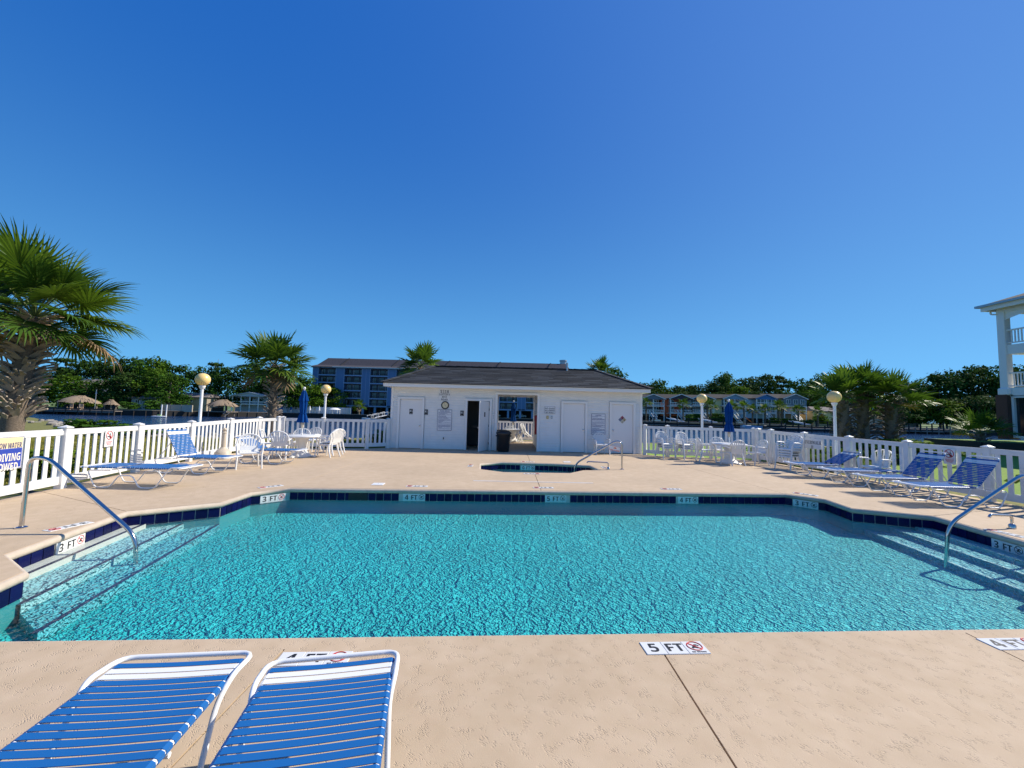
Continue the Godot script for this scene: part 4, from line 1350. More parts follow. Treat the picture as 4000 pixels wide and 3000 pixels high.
func pleated(profile: Array, folds: int, depth: float, sd: float) -> MB:
	var b := MB.new()
	var sides := folds * 6
	var pt := func(i: int, k: int) -> Vector3:
		var q: Vector2 = profile[i]
		var a := TAU * k / sides
		var r := q.x * 0.74 * (1.0 + depth * cos(a * folds + 0.5 * sin(q.y * 3.0 + sd)) + 0.09 * sin(a * 2.0 + q.y * 2.5 + sd))
		return Vector3(cos(a) * r, q.y, -sin(a) * r)
	for i in profile.size() - 1:
		for k in sides:
			b.quad(pt.call(i, k), pt.call(i, k + 1), pt.call(i + 1, k + 1), pt.call(i + 1, k))
	return b

func make_umbrella(at: Vector3, sd: float, label: String) -> void:
	var t := thing("closed_umbrella", at, sd, label, "umbrella", "closed blue umbrellas")
	var b := MB.new()
	b.tube([Vector3(0, 0.05, 0), Vector3(0, 2.22, 0)], 0.021, 10)
	obj(b, "pole", M.plastic, t)
	b = MB.new()
	b.lathe([Vector2(0.03, 0.95), Vector2(0.045, 1.0), Vector2(0.055, 1.12), Vector2(0.04, 1.15), Vector2(0.02, 1.16)], 12)
	obj(b, "runner", M.beige, t)
	obj(pleated([Vector2(0.21, 1.14), Vector2(0.20, 1.2), Vector2(0.15, 1.36), Vector2(0.115, 1.45), Vector2(0.135, 1.6), Vector2(0.15, 1.8), Vector2(0.14, 1.98), Vector2(0.10, 2.1), Vector2(0.045, 2.2)], 8, 0.22, sd), "canopy", M.canvas, t)
	obj(pleated([Vector2(0.185, 1.86), Vector2(0.165, 1.93), Vector2(0.12, 2.05), Vector2(0.075, 2.16), Vector2(0.032, 2.235)], 8, 0.20, sd + 1.0), "vent_flap", M.canvas, t)
	b = MB.new()
	b.tube([Vector3(0.13, 1.45, 0.02), Vector3(0.0, 1.44, 0.135), Vector3(-0.13, 1.45, 0.0), Vector3(0, 1.45, -0.13), Vector3(0.13, 1.45, 0.0)], 0.012, 6)
	obj(b, "tie", M.canvas, t)
	b = MB.new()
	b.ball(Vector3(0, 2.285, 0), Vector3(0.045, 0.05, 0.045), 8, 14)
	b.lathe([Vector2(0.03, 2.215), Vector2(0.02, 2.25)], 10)
	obj(b, "finial", M.plastic, t)

func make_table(at: Vector3, turn: float, label: String) -> void:
	var t := thing("round_table", at, turn, label, "table", "round white plastic tables")
	var b := MB.new()
	b.lathe([Vector2(0.0, 0.685), Vector2(0.40, 0.685), Vector2(0.42, 0.66), Vector2(0.57, 0.66), Vector2(0.585, 0.68), Vector2(0.58, 0.71), Vector2(0.56, 0.72), Vector2(0.03, 0.72)], 40)
	obj(b, "table_top", M.plastic, t)
	b = MB.new()
	b.lathe([Vector2(0.33, 0.0), Vector2(0.34, 0.05), Vector2(0.29, 0.09), Vector2(0.20, 0.16), Vector2(0.15, 0.28), Vector2(0.15, 0.42), Vector2(0.20, 0.56), Vector2(0.27, 0.685)], 6)
	obj(b, "pedestal", M.plastic, t)
	for k in 3:
		b = MB.new()
		var a := TAU * k / 3.0
		b.rbox(Vector3.ZERO, Vector3(0.34, 0.05, 0.14), 0.015, Basis(Vector3.UP, a))
		obj(b, "foot", M.plastic, t, Transform3D(Basis.IDENTITY, Vector3(cos(a) * 0.3, 0.026, -sin(a) * 0.3)))

func lamp_post(at: Vector3, label: String) -> void:
	var t := thing("lamp_post", at, 0, label, "lamp post", "white lamp posts with yellow globes")
	var b := MB.new()
	b.lathe([Vector2(0.07, 0.0), Vector2(0.07, 0.05), Vector2(0.047, 0.08), Vector2(0.044, 2.25)], 16)
	obj(b, "pole", M.white_metal, t)
	b = MB.new()
	b.lathe([Vector2(0.044, 2.22), Vector2(0.065, 2.25), Vector2(0.09, 2.31), Vector2(0.085, 2.34), Vector2(0.0, 2.34)], 18)
	obj(b, "collar", M.white_metal, t)
	b = MB.new()
	b.ball(Vector3(0, 2.525, 0), Vector3(0.203, 0.197, 0.203), 18, 28)
	obj(b, "globe", M.globe, t)

func handrail(at: Vector3, path: Array, label: String) -> void:
	var t := thing("handrail", at, 0, label, "handrail", "steel pool handrails")
	var b := MB.new()
	b.tube(smooth_path(path, 0.19, 8), 0.0245, 14)
	obj(b, "rail", M.steel, t)
	b = MB.new()
	b.lathe([Vector2(0.06, 0.0), Vector2(0.06, 0.012), Vector2(0.045, 0.022), Vector2(0.026, 0.026)], 18, path[0])
	obj(b, "flange", M.steel, t)

func make_furniture() -> void:
	# --- loungers
	var flat := make_lounger(0.0, "foreground lounger of blue and white straps, the left of the two nearest")
	var up := make_lounger(0.86, "blue lounger with raised back, nearest in the row along the right fence")
	var low := make_lounger(0.50, "blue lounger with a half raised back beside the left round table")
	# near pair: foot towards the pool
	flat.position = Vector3(-1.455, 0, -1.16)
	flat.rotation.y = PI * 0.5 + 0.12
	copy(flat, Vector3(-0.655, 0, -1.19), PI * 0.5 + 0.20, "foreground lounger of blue and white straps, the right of the two nearest")
	copy(flat, Vector3(-7.35, 0, -8.33), 0.02, "blue lounger lying flat, nearest on the left beside the fence")
	up.position = Vector3(9.02, 0, -8.47)
	up.rotation.y = PI + 0.03
	var steep := make_lounger(1.06, "blue lounger with its back raised, second along the left fence")
	steep.position = Vector3(-7.68, 0, -10.15)
	steep.rotation.y = -0.06
	low.position = Vector3(-7.05, 0, -12.15)
	low.rotation.y = -0.03
	copy(up, Vector3(9.08, 0, -9.55), PI + 0.02, "blue lounger with raised back, second from the lens along the right fence")
	copy(flat, Vector3(9.10, 0, -10.72), PI + 0.05, "blue lounger lying flat in the row along the right fence")
	copy(low, Vector3(9.05, 0, -11.98), PI, "blue lounger with half raised back, farthest in the right hand row")
	# --- left table group
	make_table(Vector3(-6.95, 0, -13.75), 0.3, "round white plastic table under the left closed umbrella")
	make_umbrella(Vector3(-6.98, 0, -13.78), 0.4, "closed blue umbrella standing in the left round table")
	var ch := make_chair("white plastic chair standing alone between two blue loungers on the left")
	ch.position = Vector3(-6.95, 0, -11.02)
	ch.rotation.y = 0.62
	copy(ch, Vector3(-7.28, 0, -13.08), PI + 0.25, "white plastic chair with its back to the lens at the left table")
	copy(ch, Vector3(-8.0, 0, -13.75), PI * 0.5 + 0.3, "white plastic chair on the fence side of the left table")
	copy(ch, Vector3(-7.45, 0, -14.6), 0.25, "white plastic chair behind the left table facing the lens")
	copy(ch, Vector3(-7.6, 0, -15.7), -0.2, "white plastic chair standing against the far fence behind the left table")
	var f1 := copy(ch, Vector3(-6.15, 0, -13.95), -PI * 0.5 - 0.25, "lower chair of the stacked pair right of the left table")
	var f2 := copy(ch, Vector3(-6.1, 0.06, -14.05), -PI * 0.5 - 0.25, "upper chair of the stacked pair right of the left table")
	copy(ch, Vector3(-6.55, 0, -15.4), -PI * 0.5 - 0.7, "white plastic chair behind the stacked pair by the far left fence")
	# --- right table group
	make_table(Vector3(7.98, 0, -15.05), 0.9, "round white plastic table under the right closed umbrella")
	make_umbrella(Vector3(7.98, 0, -15.05), 2.1, "closed blue umbrella standing in the right round table")
	copy(ch, Vector3(7.85, 0, -14.55), PI + 0.12, "white plastic chair with its back to the lens at the right table")
	copy(ch, Vector3(7.35, 0, -15.55), PI * 0.5 - 0.15, "white plastic chair at the left of the right table, seen from the side")
	copy(ch, Vector3(8.85, 0, -14.85), -PI * 0.5 + 0.1, "white plastic chair at the right of the right table, seen from the side")
	copy(ch, Vector3(8.05, 0, -15.85), 0.0, "white plastic chair behind the right table facing the lens")
	# --- stacks
	for k in 3:
		copy(ch, Vector3(6.12, 0.075 * k, -16.35), 0.30, ["bottom", "middle", "top"][k] + " chair of the left stack beside the pool house")
		copy(ch, Vector3(6.84, 0.075 * k, -16.15), 0.30, ["bottom", "middle", "top"][k] + " chair of the right stack beside the pool house")
	for k in 4:
		copy(ch, Vector3(9.27 + 0.012 * k, 0.08 * k, -13.75), -PI * 0.5 + 0.28, ["bottom", "second", "third", "top"][k] + " chair of the tall stack by the RIVERWALK sign")
	copy(ch, Vector3(9.95, 0, -11.25), -PI * 0.5 + 0.2, "white plastic chair between the loungers and the right fence")
	copy(ch, Vector3(3.78, 0, -17.25), 0.10, "white plastic chair against the pool house under the caution board")
	# --- behind the passage
	copy(ch, Vector3(-0.18, 0, -23.1), -0.35, "white plastic chair seen through the passage, left of the umbrella")
	make_table(Vector3(0.12, 0, -23.3), 0.1, "round white plastic table seen through the passage")
	make_umbrella(Vector3(0.12, 0, -23.3), 3.3, "closed blue umbrella seen through the pool house passage")
	var tip := copy(ch, Vector3(0.75, 0.0, -22.75), 0, "white plastic chair tipped against the table behind the passage")
	tip.basis = Basis(Vector3.UP, -PI * 0.5 - 0.2) * Basis(Vector3.RIGHT, 0.55)
	tip.position.y = 0.14
	var tip2 := copy(ch, Vector3(0.92, 0.0, -22.95), 0, "second tipped white plastic chair behind the passage, right of the first")
	tip2.basis = Basis(Vector3.UP, -PI * 0.5 - 0.1) * Basis(Vector3.RIGHT, 0.6)
	tip2.position.y = 0.15
	# --- lamps
	lamp_post(Vector3(-8.47 * 1.13, -0.1, -11.2 * 1.13), "white lamp post with yellow globe behind the left fence, largest on the left")
	lamp_post(Vector3(-7.83, -0.1, -17.25), "white lamp post with yellow globe behind the far left fence, before the blue apartments")
	lamp_post(Vector3(7.92, -0.1, -17.05), "white lamp post with yellow globe right of the pool house")
	lamp_post(Vector3(10.68, -0.1, -13.55), "white lamp post with yellow globe behind the right fence, before the palms")
	# --- rails and spouts
	handrail(Vector3.ZERO, V([-6.28, 0, -5.41, -6.27, 0.90, -5.41, -6.0, 0.90, -5.39, -4.68, -0.02, -5.28, -4.64, -0.5, -5.28]), "bent steel handrail at the left pool steps")
	handrail(Vector3.ZERO, V([7.66, 0, -5.93, 7.62, 0.93, -5.94, 7.38, 0.93, -5.97, 6.45, 0.16, -6.13, 6.40, -0.55, -6.15]), "bent steel handrail at the right pool steps")
	handrail(Vector3.ZERO, V([3.41, 0, -12.6, 3.40, 0.84, -12.6, 3.2, 0.84, -12.64, 2.03, 0.12, -12.86, 1.97, -0.5, -12.9]), "bent steel handrail of the spa with a small sign on it")
	for q in [[8.03, -6.66, 0.42, 0.16, "bent metal water spout on the deck by the right pool steps"], [2.98, -12.55, 0.62, 0.0, "bent metal water spout on the right edge of the spa"]]:
		var t := thing("water_spout", Vector3(q[0], 0, q[1]), q[3], q[4], "spout", "metal water spouts")
		var b := MB.new()
		b.tube(smooth_path([Vector3(0, 0, 0), Vector3(0, 0.20, 0), Vector3(-q[2], 0.22, 0), Vector3(-q[2] - 0.03, 0.18, 0)], 0.06, 5), 0.019, 10)
		obj(b, "spout", M.steel, t)
		b = MB.new()
		b.lathe([Vector2(0.045, 0), Vector2(0.045, 0.05), Vector2(0.03, 0.07), Vector2(0.02, 0.075)], 14)
		obj(b, "base", M.steel, t)
	# --- urn and bins
	var t := thing("smokers_urn", Vector3(-8.85, 0, -12.75), 0, "beige cigarette receptacle with a bell shaped foot by the left fence", "ash urn")
	var b := MB.new()
	b.lathe([Vector2(0.27, 0.0), Vector2(0.275, 0.05), Vector2(0.255, 0.075), Vector2(0.255, 0.12), Vector2(0.225, 0.15), Vector2(0.225, 0.2), Vector2(0.19, 0.235), Vector2(0.15, 0.29), Vector2(0.085, 0.33), Vector2(0.07, 0.36)], 28)
	obj(b, "base", M.beige, t)
	b = MB.new()
	b.lathe([Vector2(0.066, 0.35), Vector2(0.056, 0.78), Vector2(0.07, 0.79), Vector2(0.07, 0.815), Vector2(0.045, 0.83), Vector2(0.045, 0.85)], 20)
	obj(b, "neck", M.beige, t)
	b = MB.new()
	b.ball(Vector3(0, 0.90, 0), Vector3(0.062, 0.058, 0.062), 10, 18)
	obj(b, "cap", M.beige, t)
	for q in [[-0.30, -17.35, "black plastic trash can with a lid in front of the passage"], [-0.42, -18.15, "second black trash can just inside the passage, behind the first"]]:
		t = thing("trash_can", Vector3(q[0], 0, q[1]), 0.2, q[2], "trash can", "black trash cans")
		b = MB.new()
		b.lathe([Vector2(0.0, 0.0), Vector2(0.225, 0.0), Vector2(0.24, 0.02), Vector2(0.285, 0.70), Vector2(0.30, 0.72), Vector2(0.30, 0.76)], 28)
		obj(b, "body", M.black_plastic, t)
		b = MB.new()
		b.lathe([Vector2(0.315, 0.74), Vector2(0.32, 0.79), Vector2(0.30, 0.83), Vector2(0.22, 0.875), Vector2(0.0, 0.89)], 28)
		obj(b, "lid", M.black_plastic, t)
		for s in [-1.0, 1.0]:
			b = MB.new()
			b.rbox(Vector3(s * 0.30, 0.66, 0), Vector3(0.05, 0.06, 0.16), 0.01)
			obj(b, "handle", M.black_plastic, t)

# ---------------------------------------------------------------- palms
var frond_meshes := []
var boot_mesh: Mesh

func frond_mesh(sd: int, droop: float, coarse := false) -> Array:
	var r := RandomNumberGenerator.new()
	r.seed = sd
	var b := MB.new()
	var n := 19 if coarse else 44
	var fat := 1.75 if coarse else 0.72
	if not coarse: droop *= 1.5
	var lp := 1.05
	for k in n:
		var t := (k + 0.5) / n * 2.0 - 1.0
		var a := t * 2.35 + r.randf_range(-0.03, 0.03)
		# the leaf has a curved midrib: segments start along it
		var root := Vector3(0, -0.10 * pow(1.0 - absf(t), 2.0), lp + 0.34 * pow(1.0 - absf(t), 1.5))
		var len := lerpf(0.98, 0.60, pow(absf(t), 1.6)) * r.randf_range(0.9, 1.06)
		var d := Vector3(sin(a), 0.20 * absf(sin(a)) + 0.02, cos(a)).normalized()
		var side := Vector3(cos(a), 0.25 * (1 if k % 2 else -1), -sin(a)).normalized()
		var p := root
		var w0 := 0.012
		var steps := 4
		var fall := r.randf_range(0.7, 1.3) * droop
		for s in steps:
			var u := float(s + 1) / steps
			var w1: float = [0.036, 0.034, 0.019, 0.001][s] * fat
			var q := p + (d + Vector3(0, -fall * u * u * 0.9, 0)).normalized() * len / steps
			b.quad(p - side * w0, p + side * w0, q + side * w1, q - side * w1)
			p = q
			w0 = w1
	var st := MB.new()
	var c := []
	for k in 6: c.append(Vector3(0, 0.05 * sin(k / 5.0 * PI) - (0.10 if k == 5 else 0.0), (lp + 0.34) * k / 5.0))
	st.tube(c, 0.022, 5, false, 0.4)
	return [b.mesh(), st.mesh()]

func palm(at: Vector3, height: float, r0: float, crown: float, n: int, boots: int, bare: float, sd: int, label: String, lean := Vector3.ZERO, cat := "palm tree", group := "cabbage palms near the pool", low := -0.45) -> Node3D:
	if frond_meshes.is_empty():
		for c in 2:
			for k in 5: frond_meshes.append(frond_mesh(100 + k, [0.25, 0.45, 0.7, 1.0, 0.55][k], c == 1))
		var bm := MB.new()
		for s in [-1.0, 1.0]:
			bm.bar(Vector3(0, 0, 0), Vector3(s * 0.035, 0.22, 0.05), 0.055, 0.022, Vector3.BACK)
			bm.bar(Vector3(s * 0.035, 0.22, 0.05), Vector3(s * 0.06, 0.36, 0.13), 0.036, 0.016, Vector3.BACK)
		boot_mesh = bm.mesh()
	var r := RandomNumberGenerator.new()
	r.seed = sd
	var t := thing("palm_tree", at, 0, label, cat, group)
	var b := MB.new()
	var pr := []
	var m := 26
	for k in m + 1:
		var u := float(k) / m
		var rr := r0 * (1.06 - 0.12 * u) * (1.12 if k == 0 else 1.0) * (1.0 + 0.035 * (k % 2))
		pr.append(Vector2(rr, u * height))
	b.lathe(pr, 16)
	for i in b.v.size(): b.v[i] += lean * pow(b.v[i].y / height, 1.5)
	obj(b, "trunk", M.bark, t)
	var hub := Vector3(0, height, 0) + lean
	for k in boots:
		var u := (k + 0.5) / boots
		var y := lerpf(bare * height, height * 1.02, u)
		var a := k * 2.39996 + r.randf_range(-0.2, 0.2)
		var out := Basis(Vector3.UP, a)
		var tilt := lerpf(0.42, 0.72, u) + r.randf_range(-0.12, 0.14)
		var sc := r0 / 0.21 * r.randf_range(0.85, 1.25)
		var bas := out * Basis(Vector3.RIGHT, tilt) * Basis(Vector3.BACK, (0.5 if k % 2 else -0.5) + r.randf_range(-0.2, 0.2))
		inst(boot_mesh, "leaf_base", M.boot_shaded if at.x > 10.0 else (M.boot if u < 0.72 or r.randf() < 0.3 else M.boot_tan), t, Transform3D(bas.scaled_local(Vector3(1.5, 1.1, 1.4) * sc * (0.8 if at.x > 10.0 else 1.0)), Vector3(0, y - 0.08, 0) + lean * pow(y / height, 1.5) + out * Vector3(0, 0, r0 * 0.82)))
	for k in n:
		var u := float(k) / (n - 1)
		var a := k * 2.39996 + r.randf_range(-0.25, 0.25)
		var el := lerpf(1.35, low, pow(u, 0.8)) + r.randf_range(-0.13, 0.13)
		var kind := 0 if el > 0.7 else (1 if el > 0.25 else (2 if el > -0.25 else 3))
		if r.randf() < 0.2: kind = 4
		var fm: Array = frond_meshes[kind + (5 if at.z < -15.0 else 0)]
		var bas := Basis(Vector3.UP, a) * Basis(Vector3.RIGHT, -el) * Basis(Vector3.BACK, r.randf_range(-0.5, 0.5))
		var sc := crown / 2.2 * r.randf_range(0.85, 1.1)
		var mat: Material = M.frond if r.randf() < 0.6 else M.frond_b
		if u > 0.97: mat = M.frond_dry
		var f := inst(fm[0], "frond", mat, t, Transform3D(bas.scaled_local(Vector3.ONE * sc), hub))
		inst(fm[1], "stalk", M.stalk, f)
	return t

func make_palms() -> void:
	palm(Vector3(-14.55, -0.1, -12.0), 4.2, 0.235, 2.55, 50, 110, 0.30, 3, "large cabbage palm with shaggy leaf bases at the far left", Vector3(0.35, 0, 0), "palm tree", "cabbage palms near the pool", -0.5)
	palm(Vector3(-15.4, -0.2, -26.5), 4.5, 0.23, 2.55, 38, 70, 0.22, 9, "cabbage palm behind the left corner of the fence", Vector3.ZERO, "palm tree", "cabbage palms near the pool", -0.55)
	palm(Vector3(-7.6, -0.3, -33.6), 5.5, 0.2, 2.3, 26, 24, 0.6, 14, "cabbage palm rising behind the left end of the pool house roof")
	palm(Vector3(7.35, -0.3, -34.0), 5.4, 0.2, 1.6, 22, 20, 0.6, 15, "cabbage palm top showing over the right end of the pool house roof")
	palm(Vector3(15.2, -0.15, -18.8), 2.85, 0.23, 1.45, 28, 64, 0.25, 21, "left of the three dark palms behind the right fence", Vector3.ZERO, "palm tree", "cabbage palms near the pool", -0.12)
	palm(Vector3(16.45, -0.15, -19.2), 3.25, 0.23, 1.55, 30, 64, 0.25, 22, "middle and tallest of the three dark palms behind the right fence", Vector3.ZERO, "palm tree", "cabbage palms near the pool", -0.12)
	palm(Vector3(17.5, -0.15, -18.9), 2.7, 0.23, 1.6, 28, 64, 0.25, 23, "right of the three dark palms behind the right fence", Vector3.ZERO, "palm tree", "cabbage palms near the pool", -0.12)
	palm(Vector3(29.0, 0.55, -25.4), 0.5, 0.2, 1.7, 18, 14, 0.1, 24, "low bushy palm on the grassy rise before the three storey house", Vector3.ZERO, "palm tree", "cabbage palms near the pool", 0.0)

# ---------------------------------------------------------------- trees
func crown_mesh(sd: int, kind: int) -> ArrayMesh:
	# unit tree: 1 high; leaf clumps fill an uneven crown
	var r := RandomNumberGenerator.new()
	r.seed = sd
	var b := MB.new()
	var clumps := []
	var n: int = [62, 40, 30][kind]
	for k in n:
		var y := r.randf()
		var a := r.randf() * TAU
		var d := sqrt(r.randf())
		var o: Vector3
		if kind == 0:
			var rad := 0.38 * sqrt(maxf(0.05, 1.0 - pow(absf(y - 0.38) / 0.66, 2.0)))
			o = Vector3(cos(a) * rad * d, 0.16 + y * 0.74, sin(a) * rad * d)
			clumps.append([o, r.randf_range(0.075, 0.14), 46])
		elif kind == 1:
			# pine: layered pads high up
			var lev := floorf(y * 5.0) / 5.0
			var rad := 0.26 * (1.0 - 0.6 * absf(lev - 0.45))
			o = Vector3(cos(a) * rad * d, 0.56 + lev * 0.40, sin(a) * rad * d)
			clumps.append([o, r.randf_range(0.05, 0.10), 44])
		else:
			# low bush
			o = Vector3(cos(a) * 0.42 * d, 0.12 + y * 0.62, sin(a) * 0.42 * d)
			clumps.append([o, r.randf_range(0.16, 0.26), 60])
	for q in clumps:
		var tone := r.randf_range(0.62, 1.45)
		var hue := r.randf_range(-0.12, 0.25)
		for k in q[2]:
			var d := Vector3(r.randfn(), r.randfn(), r.randfn()).normalized()
			var o: Vector3 = q[0] + d * q[1] * pow(r.randf(), 0.4) * Vector3(1.25, 0.8 if kind == 0 else 0.45, 1.25)
			var s := r.randf_range(0.010, 0.034) * (1.0 if kind < 2 else 2.2)
			var nn := (d + Vector3(0, 0.6, 0) + Vector3(r.randfn(), r.randfn(), r.randfn()) * 0.55).normalized()
			var x := nn.cross(Vector3(r.randfn(), r.randfn(), r.randfn())).normalized()
			var z := nn.cross(x)
			var g := tone * r.randf_range(0.75, 1.25)
			b.col = Color(g * (1.0 + hue), g, g * (1.0 - hue))
			b.quad(o - x * s, o - z * s * 0.7, o + x * s, o + z * s * 0.7)
	return b.mesh()

func make_tree_proto(called: String, sd: int, kind: int, mat: Material, label: String) -> Node3D:
	var t := thing(called, Vector3(0, -300, 0), 0, label, "tree" if kind < 2 else "bush", "trees across the river")
	var r := RandomNumberGenerator.new()
	r.seed = sd + 500
	var b := MB.new()
	var hh: float = [0.75, 0.95, 0.5][kind]
	b.tube([Vector3(0, -0.02, 0), Vector3(0.01, hh * 0.5, 0.01), Vector3(-0.01, hh, 0)], 0.022 if kind == 0 else 0.014, 7, false, 0.3)
	for k in 7:
		var y := hh * lerpf(0.45, 0.95, k / 6.0)
		var a := k * 2.4
		b.tube([Vector3(0, y * 0.9, 0), Vector3(cos(a) * 0.11, y + 0.03, sin(a) * 0.11), Vector3(cos(a) * 0.24, y + 0.10, sin(a) * 0.24)], 0.009, 5, false, 0.35)
	obj(b, "trunk", M.bark, t)
	inst(crown_mesh(sd, kind), "crown", mat, t)
	return t

var protos := []

func plant(kind: int, x: float, y: float, z: float, h: float, w: float, label: String, group := "trees across the river") -> void:
	var src: Node3D = protos[kind]
	var t: Node3D
	if src.position.y < -200.0:
		t = src
		t.set_meta("label", label)
		t.set_meta("group", group)
	else:
		t = copy(src, Vector3.ZERO, 0, label, group)
	t.position = Vector3(x, y, z)
	t.rotation.y = fmod(absf(x * 1.7 + z * 0.6), TAU)
	t.scale = Vector3(w / 0.76, h / 0.98, w / 0.76)

const ORD := ["first", "second", "third", "fourth", "fifth", "sixth", "seventh", "eighth", "ninth", "tenth", "eleventh", "twelfth", "thirteenth", "fourteenth", "fifteenth", "sixteenth", "seventeenth", "eighteenth", "nineteenth", "twentieth", "twenty-first", "twenty-second", "twenty-third", "twenty-fourth"]

func make_trees() -> void:
	for q in [["oak_tree", 11, 0, M.tree0, "mid green broad oak"], ["oak_tree", 12, 0, M.tree1, "dark green oak"], ["oak_tree", 13, 0, M.tree2, "bright green oak"], ["pine_tree", 14, 1, M.tree3, "dark pine with flat pads"], ["oak_tree", 15, 0, M.tree3, "very dark tree"], ["bush", 16, 2, M.tree0, "green bush"], ["bush", 17, 2, M.tree4, "yellow green bush"], ["oak_tree", 18, 0, M.tree4, "light yellow green tree"]]:
		protos.append(make_tree_proto(q[0], q[1], q[2], q[3], q[4]))
	var words := ["broad mid green oak", "dark green oak", "bright green oak", "dark flat-topped pine", "very dark broad tree", "bush", "bush", "light yellow green tree"]
	var back := [[-170.6, 13.1, 1], [-162.7, 12.6, 0], [-158.1, 13.8, 3], [-152.8, 17.5, 3], [-147.5, 16.5, 1], [-142.3, 16.0, 4], [-136.4, 18.3, 4], [-131.6, 18.0, 1], [-126.4, 17.7, 0], [-120.8, 18.0, 2], [-114.5, 15.6, 1], [-108.0, 15.3, 0], [-97.1, 15.2, 1], [-90.4, 17.6, 1], [-84.2, 15.6, 0], [-77.2, 14.8, 1], [-71.0, 13.0, 2]]
	for i in back.size():
		plant(back[i][2], back[i][0], -0.3, -140.0 - (i % 3) * 2.0, back[i][1] + 0.4, 12.5 if back[i][2] != 3 else 10.0, "%s, %s from the left in the left back tree row" % [words[back[i][2]], ORD[i]])
	plant(3, -103.4, -0.3, -143.0, 18.0, 8.0, "lone dark pine top standing above the left tree line")
	var fr := [[-148.2, 8.6, 2], [-139.3, 11.0, 2], [-131.5, 9.0, 0], [-124.3, 10.5, 1], [-118.3, 12.0, 4], [-112.2, 13.7, 2], [-105.8, 11.5, 0], [-97.0, 10.2, 1], [-88.5, 10.8, 1], [-82.5, 9.6, 0], [-76.9, 10.4, 1], [-70.0, 10.6, 7], [-64.5, 9.6, 7]]
	for i in fr.size():
		plant(fr[i][2], fr[i][0], -0.3, (-127.0 if i < 7 else -148.0) - (i % 2) * 2.5, fr[i][1], 11.0, "%s, %s from the left in the left front tree row" % [words[fr[i][2]], ORD[i]])
	var rt := [[40.0, 16.0, 0], [46.0, 17.2, 0], [52.0, 16.0, 1], [57.0, 16.2, 4], [61.5, 15.4, 1], [65.8, 18.6, 2], [70.5, 15.2, 4], [75.7, 15.4, 4], [80.5, 16.2, 1], [85.6, 17.2, 4], [91.1, 20.4, 1], [95.0, 22.6, 2], [101.0, 20.0, 4], [108.7, 21.6, 4], [116.4, 22.0, 3], [121.9, 19.4, 0], [129.0, 19.2, 1], [137.4, 22.8, 0], [146.1, 20.8, 1], [156.0, 20.0, 4]]
	for i in rt.size():
		plant(rt[i][2], rt[i][0], 0.2, -175.0 - (i % 3) * 2.5, rt[i][1], 13.0, "%s, %s from the left in the high trees behind coloured houses" % [words[rt[i][2]], ORD[i]])
	var rf := [[41.5, 9.5, 0], [46.0, 10.6, 2], [50.8, 11.2, 2], [57.0, 11.6, 1], [62.9, 11.5, 2], [69.0, 11.8, 4], [75.1, 11.6, 4], [82.0, 12.4, 4], [89.4, 14.4, 7], [97.5, 13.2, 4], [105.6, 13.6, 1], [111.0, 12.6, 4], [116.8, 13.9, 0], [124.0, 13.0, 4], [131.0, 12.6, 1], [139.0, 12.0, 1], [148.0, 12.0, 0]]
	for i in rf.size():
		plant(rf[i][2], rf[i][0], 0.2, -161.0 - (i % 2) * 3.0, rf[i][1], 11.5, "%s, %s from the left just behind the coloured roofs" % [words[rf[i][2]], ORD[i]])
	var far := [[140.0, 15.5, 1], [146.0, 17.5, 0], [151.5, 19.6, 1], [157.0, 21.2, 0], [163.0, 22.6, 4], [169.5, 23.4, 1], [175.5, 23.2, 0], [182.0, 23.6, 1]]
	for i in far.size():
		plant(far[i][2], far[i][0], 0.2, -145.0 - (i % 2) * 3.0, far[i][1], 13.5, "%s, %s from the left in the tall right hand trees" % [words[far[i][2]], ORD[i]])
	var fl := [[128.0, 7.5, 1], [134.5, 9.0, 0], [141.0, 9.5, 7], [147.0, 10.5, 4], [153.0, 11.5, 4], [159.0, 11.0, 4], [165.5, 10.8, 1], [172.0, 10.0, 0]]
	for i in fl.size():
		plant(fl[i][2], fl[i][0], 0.2, -134.0 - (i % 2) * 2.0, fl[i][1], 10.5, "%s, %s from the left in the low right hand trees" % [words[fl[i][2]], ORD[i]])
	plant(1, 9.3, -0.3, -38.0, 6.6, 3.6, "small broadleaf tree showing past the right end of the pool house roof", "trees near the pool")
	# bushes on the far bank
	var bs := [[-141.0, -116.0, 2.6, 4.0, 5], [-121.0, -113.0, 3.6, 4.4, 5], [-115.0, -112.0, 2.4, 3.4, 6], [-99.0, -114.0, 2.8, 4.0, 5], [-104.0, -112.0, 2.2, 3.0, 5], [102.0, -136.0, 3.6, 3.6, 6], [86.0, -134.0, 2.4, 3.2, 5], [96.0, -134.0, 2.0, 3.0, 5], [91.0, -134.5, 2.2, 3.4, 5], [107.5, -135.0, 2.4, 4.0, 5], [141.5, -127.0, 4.0, 6.0, 5], [150.5, -126.0, 4.4, 7.0, 6], [60.0, -136.0, 3.0, 3.6, 5], [68.5, -136.0, 3.4, 4.0, 5]]
	for i in bs.size():
		plant(bs[i][4], bs[i][0], -0.1, bs[i][1], bs[i][2] * 1.25, bs[i][3], "%s, %s from the left along the far bank" % ["green bush" if bs[i][4] == 5 else "yellow green bush", ORD[i]], "bushes on the far bank")
